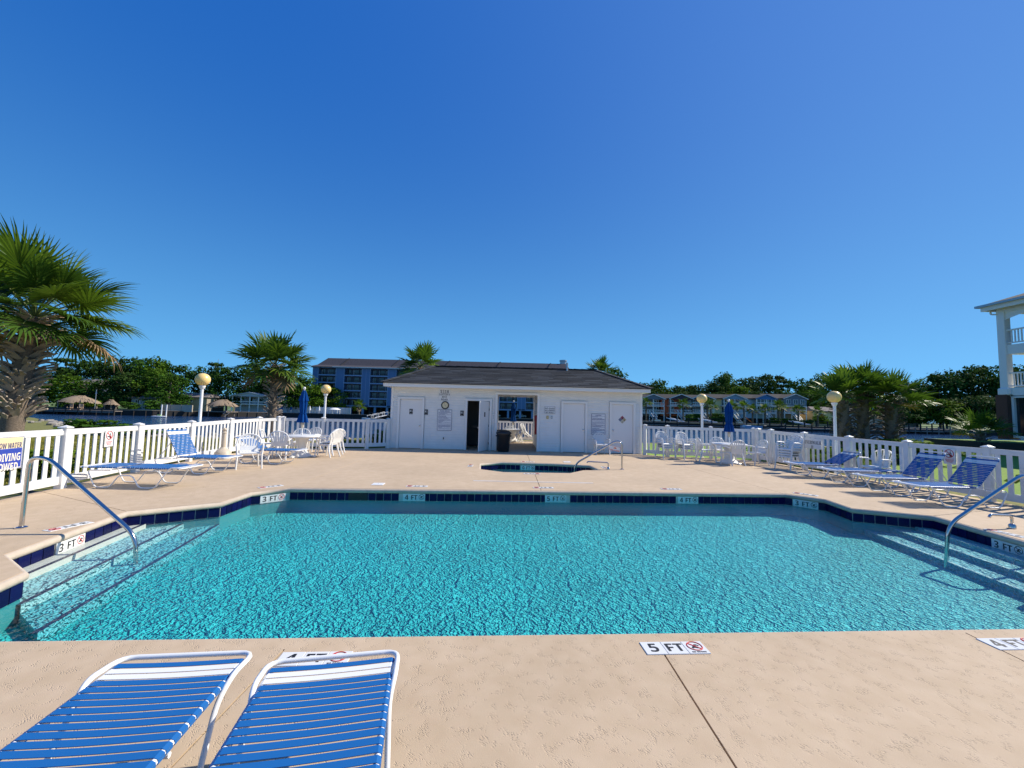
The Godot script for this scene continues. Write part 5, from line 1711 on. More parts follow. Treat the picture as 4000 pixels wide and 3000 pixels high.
	# clipped hedges and plants behind the right fence
	for q in [[11.3, -14.6, 0.85, 1.5, 6, "yellow green bush behind the right fence corner"], [10.9, -16.6, 0.9, 1.6, 6, "yellow green bush behind the right closed umbrella"], [16.9, -17.6, 1.12, 2.3, 6, "yellow flowering bush below the three dark palms"], [14.9, -17.6, 0.95, 1.8, 5, "green bush below the left of the three dark palms"], [11.9, -8.2, 1.15, 1.6, 6, "yellow green bush at the right edge behind the fence"], [12.4, -7.0, 1.0, 1.7, 5, "dark green bush at the right edge behind the fence"], [-5.9, -19.6, 0.9, 1.4, 5, "green bush left of the pool house behind the fence"], [-21.6, -21.6, 0.95, 1.7, 5, "green weed clump on the left bank before the river"], [-18.6, -20.9, 0.6, 1.3, 6, "yellow green weeds on the left bank, right of the larger clump"], [-24.4, -22.9, 0.5, 1.2, 6, "low yellowish weeds on the left bank near the big palm"], [-10.8, -9.4, 0.7, 1.0, 6, "small yellow green plant just behind the left fence"]]:
		plant(q[4], q[0], -0.1, q[1], q[2] * 1.2, q[3], q[5], "bushes near the fences")

# ---------------------------------------------------------------- far bank
func post_row(root: Node, a: Vector3, e: Vector3, n: int, h: float, t: float, mat: Material, rails: Array, called := "post") -> void:
	for k in n + 1:
		var p := a.lerp(e, float(k) / n)
		var b := MB.new()
		b.box(p + Vector3(0, h * 0.5, 0), Vector3(t, h, t))
		obj(b, called, mat, root)
	for y in rails:
		var b := MB.new()
		b.bar(a + Vector3(0, y, 0), e + Vector3(0, y, 0), t * 0.6, t * 0.8)
		obj(b, "rail", mat, root)

func gable(b: MB, x0: float, x1: float, z0: float, z1: float, y: float, rise: float, over: float) -> void:
	# a gable roof whose ridge runs along z; the gable end is at z1
	var xm := (x0 + x1) * 0.5
	var l := Vector3(x0 - over, y, 0)
	var r := Vector3(x1 + over, y, 0)
	var t := Vector3(xm, y + rise, 0)
	var f := Vector3(0, 0, z1 + over)
	var k := Vector3(0, 0, z0)
	var th := Vector3(0, -0.22, 0)
	b._face([l + f, t + f, t + k, l + k], Vector3(-1, 1, 0)); b._face([r + f, t + f, t + k, r + k], Vector3(1, 1, 0))
	b._face([l + f + th, t + f + th, t + k + th, l + k + th], Vector3(1, -1, 0)); b._face([r + f + th, t + f + th, t + k + th, r + k + th], Vector3(-1, -1, 0))
	b._face([l + f, t + f, t + f + th, l + f + th], Vector3(0, 0, 1)); b._face([r + f, t + f, t + f + th, r + f + th], Vector3(0, 0, 1))

func window_part(root: Node, at: Vector3, w: float, h: float, frame: Material, panes := 2) -> void:
	var b := MB.new()
	var f := 0.09
	b.box(at + Vector3(0, h * 0.5, 0), Vector3(w + 2 * f, f, 0.12)); b.box(at + Vector3(0, -h * 0.5, 0), Vector3(w + 2 * f, f, 0.12))
	for k in panes + 1: b.box(at + Vector3(-w * 0.5 + w * k / panes, 0, 0), Vector3(f, h, 0.12))
	var o := obj(b, "window", frame, root)
	for k in panes:
		b = MB.new()
		b.box(at + Vector3(-w * 0.5 + w * (k + 0.5) / panes, 0, -0.02), Vector3(w / panes - f, h - f, 0.03))
		obj(b, "pane", M.glass, o)

func row_house(x0: float, x1: float, px: float, eave: float, peak: float, wall: Material, gab: Material, style: int, label: String) -> void:
	var z := -145.0
	var h := thing("row_house", Vector3.ZERO, 0, label, "house", "coloured houses across the river")
	var b := MB.new()
	var w := x1 - x0
	b.box(Vector3((x0 + x1) * 0.5, (eave + 1.8) * 0.5, z - 6.5), Vector3(w - 0.4, eave - 1.8, 10))
	obj(b, "wall", wall, h)
	b = MB.new()
	b.box(Vector3((x0 + x1) * 0.5, 0.9, z - 7.5), Vector3(w - 0.6, 1.8, 8))
	obj(b, "undercroft", M.dark_wood, h)
	# main roof with its ridge along the river, gable roof to the front
	b = MB.new()
	var a := Vector3(x0 - 0.3, eave, z - 0.9)
	var e := Vector3(x1 + 0.3, eave, z - 0.9)
	var up := Vector3(0, peak - eave + 0.15, -5.6)
	b._face([a, e, e + up, a + up], Vector3(0, 1, 1)); b._face([a + up, e + up, e + Vector3(0, 0, -11.5), a + Vector3(0, 0, -11.5)], Vector3(0, 1, -1))
	b._face([a, a + up, a + Vector3(0, 0, -11.5)], Vector3.LEFT); b._face([e, e + up, e + Vector3(0, 0, -11.5)], Vector3.RIGHT)
	b._face([a, e, e + Vector3(0, -0.25, 0), a + Vector3(0, -0.25, 0)], Vector3.BACK)
	var g0 := maxf(px - 3.9, x0 + 0.2)
	var g1 := minf(px + 3.9, x1 + 0.9)
	gable(b, g0, g1, z - 6.5, z + 1.9, eave, peak - eave - 0.1, 0.35)
	obj(b, "roof", M.house_roof, h)
	b = MB.new()
	b._face([Vector3(g0, eave - 0.1, z + 1.85), Vector3(g1, eave - 0.1, z + 1.85), Vector3((g0 + g1) * 0.5, peak - 0.35, z + 1.85)], Vector3.BACK)
	b.box(Vector3((g0 + g1) * 0.5, eave - 0.2, z + 1.85), Vector3(g1 - g0 + 0.5, 0.35, 0.15))
	obj(b, "gable", gab, h)
	b = MB.new()
	b.bar(Vector3(g0 - 0.5, eave - 0.25, z + 2.2), Vector3((g0 + g1) * 0.5, peak - 0.2, z + 2.2), 0.12, 0.22); b.bar(Vector3(g1 + 0.5, eave - 0.25, z + 2.2), Vector3((g0 + g1) * 0.5, peak - 0.2, z + 2.2), 0.12, 0.22)
	obj(b, "gable_trim", M.apt_trim if style == 1 else M.trim, h)
	var fl2 := eave - 2.55
	var fl1 := eave - 5.1
	# porches
	for y in [fl2, fl1]:
		b = MB.new()
		b.box(Vector3((g0 + g1) * 0.5, y - 0.15, z + 0.2), Vector3(g1 - g0, 0.3, 3.4))
		obj(b, "porch_floor", M.trim, h)
		if y == fl1 or style != 2: post_row(h, Vector3(g0 + 0.1, y, z + 1.8), Vector3(g1 - 0.1, y, z + 1.8), 2, 2.4, 0.22, M.trim, [0.25, 1.0])
		b = MB.new()
		for k in 14: b.box(Vector3(lerpf(g0 + 0.2, g1 - 0.2, k / 13.0), y + 0.6, z + 1.8), Vector3(0.09, 0.75, 0.06))
		obj(b, "balusters", M.trim, h)
	if style == 1:
		# screened porch: a grid of dark panes
		for k in 5: window_part(h, Vector3(lerpf(g0 + 0.9, g1 - 0.9, k / 4.0), fl2 + 1.25, z + 1.7), 1.2, 2.2, M.trim, 1)
		for k in 3: window_part(h, Vector3(lerpf(g0 + 1.2, g1 - 1.2, k / 2.0), fl1 + 1.2, z + 1.6), 1.6, 2.1, M.trim, 2)
	elif style == 2:
		b = MB.new()
		b.box(Vector3((g0 + g1) * 0.5, fl2 + 1.2, z + 0.6), Vector3(g1 - g0, 2.6, 2.6))
		obj(b, "front_wall", gab, h)
		for k in 3: window_part(h, Vector3(lerpf(g0 + 1.4, g1 - 1.4, k / 2.0), fl2 + 1.3, z + 1.95), 1.5, 1.5, M.trim, 2)
		for k in 2: window_part(h, Vector3(lerpf(g0 + 2.0, g1 - 2.0, k), fl1 + 1.1, z - 1.4), 1.8, 2.0, M.trim, 2)
	else:
		for y in [fl2, fl1]:
			for k in 2: window_part(h, Vector3(lerpf(g0 + 1.7, g1 - 1.7, k), y + 1.1, z - 1.4), 1.7, 2.0, M.trim, 2)
	window_part(h, Vector3(x0 + 1.0, fl2 + 1.4, z - 1.42), 0.7, 0.9, M.trim, 1)
	# stilts and stair
	post_row(h, Vector3(g0 + 0.1, -0.1, z + 1.7), Vector3(g1 - 0.1, -0.1, z + 1.7), 3, fl1, 0.26, M.trim, [])
	b = MB.new()
	for s in [-1.0, 1.0]: b.bar(Vector3(px - 0.9 + s * 0.6, fl1 - 0.1, z + 2.0), Vector3(px - 0.9 + s * 0.6 + 0.4, 0.6, z + 5.4), 0.14, 0.3)
	for k in 9: b.box(Vector3(px - 0.9 + 0.2, lerpf(fl1 - 0.2, 0.5, k / 8.0), lerpf(z + 2.1, z + 5.3, k / 8.0)), Vector3(1.2, 0.07, 0.3))
	for s in [-1.0, 1.0]: b.bar(Vector3(px - 0.9 + s * 0.6, fl1 + 0.9, z + 2.0), Vector3(px - 0.9 + s * 0.6 + 0.4, 1.5, z + 5.4), 0.12, 0.12)
	b.box(Vector3(px - 0.5, 0.35, z + 6.2), Vector3(2.6, 0.5, 1.6))
	obj(b, "stair", M.trim, h)

func small_house(x: float, z: float, w: float, eave: float, rise: float, wall: Material, roof: Material, label: String, group := "houses across the river on the left") -> Node3D:
	var h := thing("house", Vector3.ZERO, 0, label, "house", group)
	var b := MB.new()
	b.box(Vector3(x, eave * 0.5 - 0.2, z - 4), Vector3(w, eave + 0.4, 8))
	obj(b, "wall", wall, h)
	b = MB.new()
	var a := Vector3(x - w * 0.5 - 0.6, eave, z + 0.7)
	var e := Vector3(x + w * 0.5 + 0.6, eave, z + 0.7)
	var up := Vector3(0, rise, -4.7)
	var k := Vector3(0, 0, -9.4)
	var i := Vector3(w * 0.18, 0, 0)
	b._face([a, e, e + up - i, a + up + i], Vector3(0, 1, 1)); b._face([a + k, e + k, e + up - i, a + up + i], Vector3(0, 1, -1))
	b._face([a, a + k, a + up + i], Vector3(-1, 1, 0)); b._face([e, e + k, e + up - i], Vector3(1, 1, 0))
	b._face([a, e, e + Vector3(0, -0.25, 0), a + Vector3(0, -0.25, 0)], Vector3.BACK)
	b._face([a, e, e + k, a + k], Vector3.DOWN)
	obj(b, "roof", roof, h)
	var n := maxi(2, int(w / 3.2))
	for q in n: window_part(h, Vector3(x - w * 0.5 + w * (q + 0.5) / n, eave - 1.2, z + 0.03), 1.2, 1.1, M.trim, 2)
	return h

func tiki(x: float, z: float, w: float, y0: float, eave: float, rise: float, label: String) -> void:
	var t := thing("thatched_hut", Vector3(x, y0, z), 0, label, "hut", "thatched huts on the far bank")
	for sx in [-1.0, 1.0]:
		for sz in [-1.0, 1.0]:
			var b := MB.new()
			b.tube([Vector3(sx * w * 0.38, -1.4, sz * w * 0.3), Vector3(sx * w * 0.38, eave + 0.2, sz * w * 0.3)], 0.14, 7)
			obj(b, "post", M.wood, t)
	var b := MB.new()
	var r := RandomNumberGenerator.new()
	r.seed = int(absf(x) * 10)
	# shaggy layered thatch
	for k in 420:
		var a := r.randf() * TAU
		var u := r.randf()
		var d := lerpf(1.0, 0.18, u)
		var px := cos(a) * w * 0.54 * maxf(d, 0.35) * (1.2 if absf(cos(a)) > 0.7 else 1.0)
		var pz := sin(a) * w * 0.44 * d
		var p := Vector3(px, eave + rise * pow(u, 0.75), pz)
		var out := Vector3(cos(a), -0.75, sin(a)).normalized()
		var side := Vector3(-sin(a), 0, cos(a))
		var l := r.randf_range(0.5, 0.9)
		var hw := r.randf_range(0.2, 0.4)
		b.quad(p - side * hw + out * l, p + side * hw * 0.8 + out * l * r.randf_range(0.8, 1.2), p + side * hw - out * 0.3, p - side * hw - out * 0.3)
	b.lathe([Vector2(w * 0.52, eave - 0.05), Vector2(w * 0.4, eave + rise * 0.45), Vector2(w * 0.18, eave + rise * 0.9), Vector2(0.0, eave + rise * 0.97)], 20, Vector3.ZERO, 1.1, 0.85)
	obj(b, "thatched_roof", M.thatch, t)
	b = MB.new()
	b.box(Vector3(0, -0.05, 0), Vector3(w, 0.2, w * 0.8))
	obj(b, "floor", M.wood, t)
	b = MB.new()
	b.box(Vector3(-w * 0.12, 0.55, w * 0.1), Vector3(w * 0.45, 1.0, 0.5))
	obj(b, "bar_counter", M.dark_wood, t)

func make_apartments() -> void:
	var h := thing("apartment_block", Vector3.ZERO, 0, "long blue five storey apartment block with dark balconies and a grey roof", "building")
	var z := -150.0
	var x0 := -73.2
	var x1 := 22.0
	var ys := 2.55
	var fh := 2.78
	var top := ys + 5 * fh
	# bays: [left, right] of each recessed balcony stack, repeating along the front
	var bays := []
	var x := -71.3
	while x + 6.6 < x1:
		bays.append([x, x + 6.6])
		x += 9.55
	# solid piers between the bays
	var edges := [x0]
	for q in bays: edges.append(q[0]); edges.append(q[1])
	edges.append(x1)
	for k in range(0, edges.size(), 2):
		var b := MB.new()
		b.box(Vector3((edges[k] + edges[k + 1]) * 0.5, (ys + top) * 0.5, z - 1.0), Vector3(edges[k + 1] - edges[k], top - ys, 2.0))
		var p := obj(b, "pier", M.apt, h)
		for s in [edges[k], edges[k + 1]]:
			b = MB.new()
			b.box(Vector3(s, (ys + top) * 0.5, z + 0.02), Vector3(0.24, top - ys, 0.14))
			obj(b, "edge_trim", M.apt_trim, p)
		if k % 4 == 0 and k > 0:
			b = MB.new()
			b.box(Vector3((edges[k] + edges[k + 1]) * 0.5, (ys + top) * 0.5, z + 0.02), Vector3(0.16, top - ys, 0.1))
			obj(b, "seam_trim", M.apt_trim, p)
	var b := MB.new()
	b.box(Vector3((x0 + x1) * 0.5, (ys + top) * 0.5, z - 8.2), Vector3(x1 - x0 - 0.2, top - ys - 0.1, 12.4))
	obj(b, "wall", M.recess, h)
	b = MB.new()
	b.box(Vector3((x0 + x1) * 0.5, ys + 0.1, z - 7.0), Vector3(x1 - x0, 0.5, 14.0))
	b.box(Vector3((x0 + x1) * 0.5, top + 0.15, z - 7.0), Vector3(x1 - x0 + 1.0, 0.35, 15.0))
	obj(b, "slab", M.apt_trim, h)
	var r := RandomNumberGenerator.new()
	r.seed = 44
	for q in bays:
		for f in 5:
			var y := ys + f * fh
			var cx: float = (q[0] + q[1]) * 0.5
			b = MB.new()
			b.box(Vector3(cx, y + 0.12, z - 0.9), Vector3(6.3, 0.42, 2.0))
			obj(b, "balcony_floor", M.apt_trim, h)
			# rail: dark pickets
			b = MB.new()
			b.box(Vector3(cx, y + 1.22, z - 0.12), Vector3(6.3, 0.07, 0.07)); b.box(Vector3(cx, y + 0.42, z - 0.12), Vector3(6.3, 0.06, 0.06))
			for k in 32: b.box(Vector3(q[0] + 0.2 + 6.2 * k / 31.0, y + 0.82, z - 0.12), Vector3(0.045, 0.78, 0.04))
			obj(b, "balcony_rail", M.black, h)
			# sliding doors and windows at the back of the balcony
			for w in [[-2.0, 1.1], [0.55, 1.7], [2.5, 0.9]]:
				b = MB.new()
				b.box(Vector3(cx + w[0] + r.randf_range(-0.2, 0.2), y + 1.35, z - 1.97), Vector3(w[1], 2.0, 0.06))
				var g := obj(b, "window", M.glass, h)
				b = MB.new()
				if r.randf() < 0.6:
					b.box(Vector3(cx + w[0] - w[1] * 0.62, y + 1.35, z - 1.92), Vector3(r.randf_range(0.2, 0.5), 1.9, 0.05))
					obj(b, "curtain", M.curtain, g)
	# mansard roof: a lean-to over the balconies, steep slope, flat ridge
	b = MB.new()
	var e0 := Vector3(x0 - 0.9, top + 0.3, z + 1.3)
	var e1 := Vector3(x1 + 0.9, top + 0.3, z + 1.3)
	var m0 := Vector3(x0 + 0.9, top + 1.2, z - 1.2)
	var m1 := Vector3(x1 - 0.4, top + 1.2, z - 1.2)
	var t0 := Vector3(x0 + 3.4, top + 4.1, z - 4.2)
	var t1 := Vector3(x1 - 1.6, top + 4.1, z - 4.2)
	var bk := Vector3(0, 0, -6)
	b._face([e0, e1, m1, m0], Vector3(0, 1, 1)); b._face([m0, m1, t1, t0], Vector3(0, 1, 1)); b._face([t0, t1, t1 + bk, t0 + bk], Vector3.UP)
	b._face([e0, m0, m0 + Vector3(0, 0, -12), e0 + Vector3(0, 0, -16)], Vector3(-1, 1, 0)); b._face([m0, t0, t0 + bk, m0 + Vector3(0, 0, -12)], Vector3(-1, 1, 0))
	b._face([e1, m1, m1 + Vector3(0, 0, -12), e1 + Vector3(0, 0, -16)], Vector3(1, 1, 0)); b._face([m1, t1, t1 + bk, m1 + Vector3(0, 0, -12)], Vector3(1, 1, 0))
	var roof := obj(b, "roof", M.apt_roof, h)
	for k in 5:
		var xx := lerpf(x0, x1, (k + 0.58) / 5.0)
		b = MB.new()
		b.bar(Vector3(xx - 1.6, top + 1.1, z - 0.9), Vector3(xx + 0.4, top + 4.2, z - 4.1), 0.35, 0.2)
		obj(b, "roof_rib", M.black, roof)
	b = MB.new()
	b.lathe([Vector2(1.25, 0), Vector2(1.25, 1.2), Vector2(1.45, 1.2), Vector2(1.45, 1.7), Vector2(0, 1.75)], 20, Vector3(x1 - 2.6, top + 4.0, z - 6.0))
	obj(b, "roof_vent", M.galv, roof)
	# open ground level on columns, cars standing under it
	for k in 22:
		var xx := lerpf(x0 + 1.0, x1 - 1.0, k / 21.0)
		for zz in [z - 0.6, z - 8.0]:
			b = MB.new()
			b.box(Vector3(xx, 1.0, zz), Vector3(0.7, 2.9, 0.7))
			obj(b, "column", M.apt_trim if zz > z - 2 else M.recess, h)
	b = MB.new()
	b.box(Vector3((x0 + x1) * 0.5, 1.0, z - 13.8), Vector3(x1 - x0, 3.1, 0.3))
	obj(b, "back_wall", M.black, h)
	for q in [[3.5, M.boat, "white car parked under the apartment block, seen through the passage"], [-6.2, M.boat, "white pickup parked under the apartment block at the left of the passage"], [-45.5, M.boat, "pale car parked under the apartments behind the small palm"]]:
		car(Vector3(q[0], -0.3, z - 4.5), q[1], q[2])

func car(at: Vector3, mat: Material, label: String) -> void:
	var t := thing("parked_car", at, 0.1, label, "car", "cars under the apartment block")
	var b := MB.new()
	b.rbox(Vector3(0, 0.75, 0), Vector3(4.3, 0.6, 1.8), 0.16)
	obj(b, "body", mat, t)
	b = MB.new()
	b.rbox(Vector3(-0.2, 1.25, 0), Vector3(2.3, 0.55, 1.55), 0.2)
	var c := obj(b, "cabin", mat, t)
	b = MB.new()
	b.box(Vector3(-0.2, 1.25, 0.78), Vector3(1.9, 0.32, 0.03))
	obj(b, "side_window", M.glass, c)
	for sx in [-1.35, 1.35]:
		for sz in [-0.85, 0.85]:
			b = MB.new()
			b.tube([Vector3(sx, 0.34, sz - 0.1), Vector3(sx, 0.34, sz + 0.1)], 0.34, 16)
			obj(b, "wheel", M.black, t)

func boat(at: Vector3, turn: float, len: float, kind: int, label: String) -> void:
	var t := thing("motor_boat" if kind == 0 else "pontoon_boat", at, turn, label, "boat")
	var b := MB.new()
	if kind == 0:
		var st := []
		for k in 9:
			var u := k / 8.0
			st.append([lerpf(-len * 0.5, len * 0.5, u), len * 0.17 * sqrt(maxf(0.02, 1.0 - pow(u, 3.0))), 0.75 + 0.35 * u])
		for k in 8:
			var p: Array = st[k]
			var q: Array = st[k + 1]
			for s in [-1.0, 1.0]:
				b._face([Vector3(p[0], 0, s * p[1] * 0.55), Vector3(q[0], 0, s * q[1] * 0.55), Vector3(q[0], q[2], s * q[1]), Vector3(p[0], p[2], s * p[1])], Vector3(0, 0, s))
			b._face([Vector3(p[0], p[2] - 0.08, -p[1]), Vector3(q[0], q[2] - 0.08, -q[1]), Vector3(q[0], q[2] - 0.08, q[1]), Vector3(p[0], p[2] - 0.08, p[1])], Vector3.UP)
		b._face([Vector3(st[0][0], 0, -st[0][1] * 0.55), Vector3(st[0][0], 0, st[0][1] * 0.55), Vector3(st[0][0], st[0][2], st[0][1]), Vector3(st[0][0], st[0][2], -st[0][1])], Vector3.LEFT)
		obj(b, "hull", M.boat, t)
		b = MB.new()
		b._face([Vector3(0.4, 0.95, -0.9), Vector3(0.4, 0.95, 0.9), Vector3(-0.1, 1.5, 0.8), Vector3(-0.1, 1.5, -0.8)], Vector3(1, 0.6, 0))
		obj(b, "windscreen", M.glass, t)
		b = MB.new()
		for s in [-1.0, 1.0]: b.tube([Vector3(-1.4, 0.8, s * 0.95), Vector3(-1.2, 2.3, s * 0.9), Vector3(1.0, 2.4, s * 0.8), Vector3(1.4, 0.95, s * 0.8)], 0.05, 6)
		obj(b, "tower_frame", M.black, t)
		b = MB.new()
		b.rbox(Vector3(-0.1, 2.38, 0), Vector3(2.3, 0.06, 1.8), 0.02)
		obj(b, "canopy", M.black, t)
		b = MB.new()
		b.rbox(Vector3(-len * 0.5 - 0.25, 0.9, 0), Vector3(0.4, 0.7, 0.45), 0.08)
		obj(b, "outboard_motor", M.black_plastic, t)
	else:
		for s in [-0.9, 0.9]:
			b = MB.new()
			b.tube([Vector3(-len * 0.5, 0.15, s), Vector3(len * 0.5, 0.15, s)], 0.32, 10)
			obj(b, "pontoon", M.galv, t)
		b = MB.new()
		b.box(Vector3(0, 0.55, 0), Vector3(len, 0.12, 2.4))
		obj(b, "deck", M.galv, t)
		b = MB.new()
		b.box(Vector3(-len * 0.12, 1.0, 1.15), Vector3(len * 0.7, 0.8, 0.05)); b.box(Vector3(-len * 0.12, 1.0, -1.15), Vector3(len * 0.7, 0.8, 0.05))
		obj(b, "side_panel", std(Color(0.22, 0.32, 0.44), 0.4), t)
		b = MB.new()
		b.rbox(Vector3(len * 0.42, 1.0, 0), Vector3(0.9, 1.2, 0.8), 0.15)
		obj(b, "outboard_motor", M.black_plastic, t)
		b = MB.new()
		b.rbox(Vector3(-len * 0.3, 1.15, 0), Vector3(1.4, 0.7, 1.8), 0.1)
		obj(b, "seat", M.boat, t)

func dock(called: String, a: Vector3, e: Vector3, n: int, label: String, mat: Material, h := 1.1, top_y := 0.25) -> void:
	var t := thing(called, Vector3.ZERO, 0, label, "dock", "docks on the far bank")
	var d := (e - a).normalized()
	var b := MB.new()
	b.bar(Vector3(a.x, top_y, a.z), Vector3(e.x, top_y, e.z), 2.2, 0.16)
	obj(b, "walkway", M.wood, t)
	for k in n + 1:
		var p := a.lerp(e, float(k) / n)
		b = MB.new()
		var off := d.cross(Vector3.UP) * 0.0
		b.box(Vector3(p.x, (top_y + h - 1.9) * 0.5, p.z + 1.1) + off, Vector3(0.24, top_y + h + 1.9, 0.24))
		obj(b, "pile", mat, t)
	for y in [0.45, h]:
		b = MB.new()
		b.bar(Vector3(a.x, top_y + y, a.z + 1.1), Vector3(e.x, top_y + y, e.z + 1.1), 0.1, 0.13)
		obj(b, "rail", mat, t)
	b = MB.new()
	b.bar(Vector3(a.x, -0.75, a.z + 1.15), Vector3(e.x, -0.75, e.z + 1.15), 0.1, 0.2)
	obj(b, "stringer", M.wood, t)

func bulkhead(a: Vector3, e: Vector3, top_y: float, label: String, mat: Material) -> void:
	var t := thing("bulkhead", Vector3.ZERO, 0, label, "sea wall", "sea walls along the far bank")
	var b := MB.new()
	b.bar(Vector3(a.x, (top_y - 2.0) * 0.5, a.z), Vector3(e.x, (top_y - 2.0) * 0.5, e.z), 0.4, top_y + 2.0)
	obj(b, "wall", mat, t)
	b = MB.new()
	b.bar(Vector3(a.x, top_y + 0.06, a.z), Vector3(e.x, top_y + 0.06, e.z), 0.6, 0.12)
	obj(b, "cap", M.wood, t)
	var n := int(a.distance_to(e) / 2.6)
	for k in n:
		var p := a.lerp(e, (k + 0.5) / n)
		b = MB.new()
		b.tube([Vector3(p.x, -2.2, p.z + 0.32), Vector3(p.x, top_y - 0.1, p.z + 0.32)], 0.17, 7)
		obj(b, "pile", M.dark_wood, t)

func make_far_bank() -> void:
	var line := [Vector2(-700, -118), Vector2(-160, -108), Vector2(-110, -104.5), Vector2(-95, -109), Vector2(-84, -120), Vector2(-74, -132), Vector2(-20, -134), Vector2(30, -128), Vector2(60, -122), Vector2(100, -122), Vector2(135, -124.5), Vector2(175, -124), Vector2(700, -130)]
	var p := PackedVector2Array()
	for q in line: p.append(q)
	p.append(Vector2(1400, -400)); p.append(Vector2(1400, -1500)); p.append(Vector2(-1400, -1500)); p.append(Vector2(-1400, -400))
	var b := MB.new()
	b.sheet(p, -0.32)
	struct(b, "far_bank", M.grass_far, "grassy far bank of the river under the houses and trees")
	for k in line.size() - 1:
		var a := Vector3(line[k].x, 0, line[k].y)
		var e := Vector3(line[k + 1].x, 0, line[k + 1].y)
		if k == 0: a = a.lerp(e, 0.8)
		if k == line.size() - 2: e = a.lerp(e, 0.15)
		bulkhead(a, e, -0.25, "dark timber sea wall, %s stretch from the left along the far bank" % ORD[k], M.dark_wood)
	make_apartments()
	# the coloured row
	var grey := std(Color(0.16, 0.19, 0.23), 0.7)
	var blue := std(Color(0.20, 0.36, 0.52), 0.7)
	row_house(41.4, 52.9, 49.5, 7.9, 9.5, grey, grey, 0, "grey house with two porches, first right of the pool house")
	row_house(53.2, 62.4, 59.3, 8.1, 9.75, std(Color(0.72, 0.15, 0.06), 0.7), std(Color(0.06, 0.04, 0.05), 0.7), 0, "orange red house with two porches in the row across the river")
	row_house(62.7, 70.1, 66.9, 8.3, 9.75, std(Color(0.34, 0.35, 0.34), 0.7), std(Color(0.08, 0.08, 0.09), 0.7), 0, "pale grey house between the orange and the yellow houses")
	row_house(70.4, 81.0, 78.1, 8.6, 10.2, std(Color(0.75, 0.70, 0.36), 0.7), std(Color(0.22, 0.33, 0.44), 0.7), 0, "pale yellow house with a blue gable in the row across the river")
	row_house(81.3, 91.6, 89.5, 8.85, 10.4, std(Color(0.45, 0.68, 0.85), 0.7), std(Color(0.06, 0.20, 0.44), 0.7), 1, "light blue house with a screened porch and bright blue gable")
	row_house(91.9, 102.9, 99.2, 9.1, 10.8, std(Color(0.34, 0.28, 0.22), 0.7), grey, 2, "tan and grey house with three white framed windows under its gable")
	var y := small_house(110.0, -143.0, 9.5, 4.9, 1.6, std(Color(0.78, 0.58, 0.28), 0.7), M.tan_roof, "low yellow house with dark shutters right of the tan and grey one", "coloured houses across the river")
	y.set_meta("group", "coloured houses across the river")
	small_house(118.5, -143.0, 7.0, 4.6, 2.2, std(Color(0.52, 0.58, 0.64), 0.7), M.house_roof, "white blue house with a raised deck behind the lamp post", "coloured houses across the river")
	small_house(130.0, -137.0, 12.0, 3.6, 1.7, std(Color(0.60, 0.56, 0.48), 0.7), M.house_roof, "cream house showing between the right hand palms", "coloured houses across the river")
	# left side houses
	small_house(-138.0, -131.0, 10.0, 7.2, 2.0, std(Color(0.12, 0.16, 0.22), 0.8), M.tan_roof, "two storey grey blue house half hidden by trees, above the larger thatched hut")
	small_house(-150.0, -118.0, 9.0, 3.9, 1.5, M.tan_wall, M.tan_roof, "low tan house at the far left behind the big palm")
	small_house(-112.0, -125.0, 7.5, 3.3, 1.0, std(Color(0.35, 0.36, 0.37), 0.8), M.tan_roof, "low pale grey house left of the lamp post globe")
	small_house(-102.5, -131.0, 10.5, 4.1, 1.4, M.tan_wall, M.tan_roof, "tan roofed house behind the left lamp post")
	var wh := small_house(-84.8, -139.0, 17.5, 5.0, 1.2, std(Color(0.55, 0.60, 0.64), 0.7), std(Color(0.30, 0.36, 0.42), 0.8), "pale two storey house with a long white porch behind the second palm")
	post_row(wh, Vector3(-92.5, -0.3, -136.0), Vector3(-81.0, -0.3, -136.0), 4, 5.1, 0.24, M.trim, [2.5, 3.4])
	b = MB.new()
	b.box(Vector3(-86.7, 2.3, -137.4), Vector3(11.8, 0.25, 3.2))
	obj(b, "porch_floor", M.trim, wh)
	b = MB.new()
	gable(b, -93.0, -80.5, -144.0, -135.6, 4.9, 1.4, 0.4)
	b._face([Vector3(-93, 4.8, -135.6), Vector3(-80.5, 4.8, -135.6), Vector3(-86.75, 6.1, -135.6)], Vector3.BACK)
	obj(b, "porch_roof", std(Color(0.40, 0.46, 0.50), 0.8), wh)
	tiki(-112.4, -106.5, 7.2, -0.1, 1.75, 1.5, "large thatched hut with chairs on the dock at the far left bank")
	tiki(-82.8, -117.5, 6.2, -0.1, 1.75, 1.55, "large thatched hut on posts over the water beside the left lamp post")
	tiki(-105.9, -108.5, 2.2, -0.2, 1.6, 0.9, "small thatched shelter between the two large huts")
	# ramp from the second hut, sand coloured paving and wall
	var t := thing("gangway", Vector3.ZERO, 0, "pale sloping gangway beside the thatched hut over the water", "gangway")
	b = MB.new(); b.bar(Vector3(-79.0, 0.3, -116.5), Vector3(-80.6, -1.5, -115.5), 1.0, 0.12); obj(b, "ramp", M.concrete, t)
	for s in [-0.5, 0.5]:
		b = MB.new(); b.bar(Vector3(-79.0, 1.1, -116.5 + s), Vector3(-80.6, -0.7, -115.5 + s), 0.06, 0.06); obj(b, "rail", M.trim, t)
	t = thing("garden_wall", Vector3.ZERO, 0, "tan rendered garden wall on the bank left of the thatched hut", "wall")
	for k in 3:
		b = MB.new(); b.box(Vector3(-95.5 + k * 3.0, 0.55, -113.5), Vector3(2.9, 1.9, 0.3)); obj(b, "wall_panel", std(Color(0.40 + 0.03 * k, 0.33 + 0.03 * k, 0.25 + 0.02 * k), 0.9), t)
	b = MB.new()
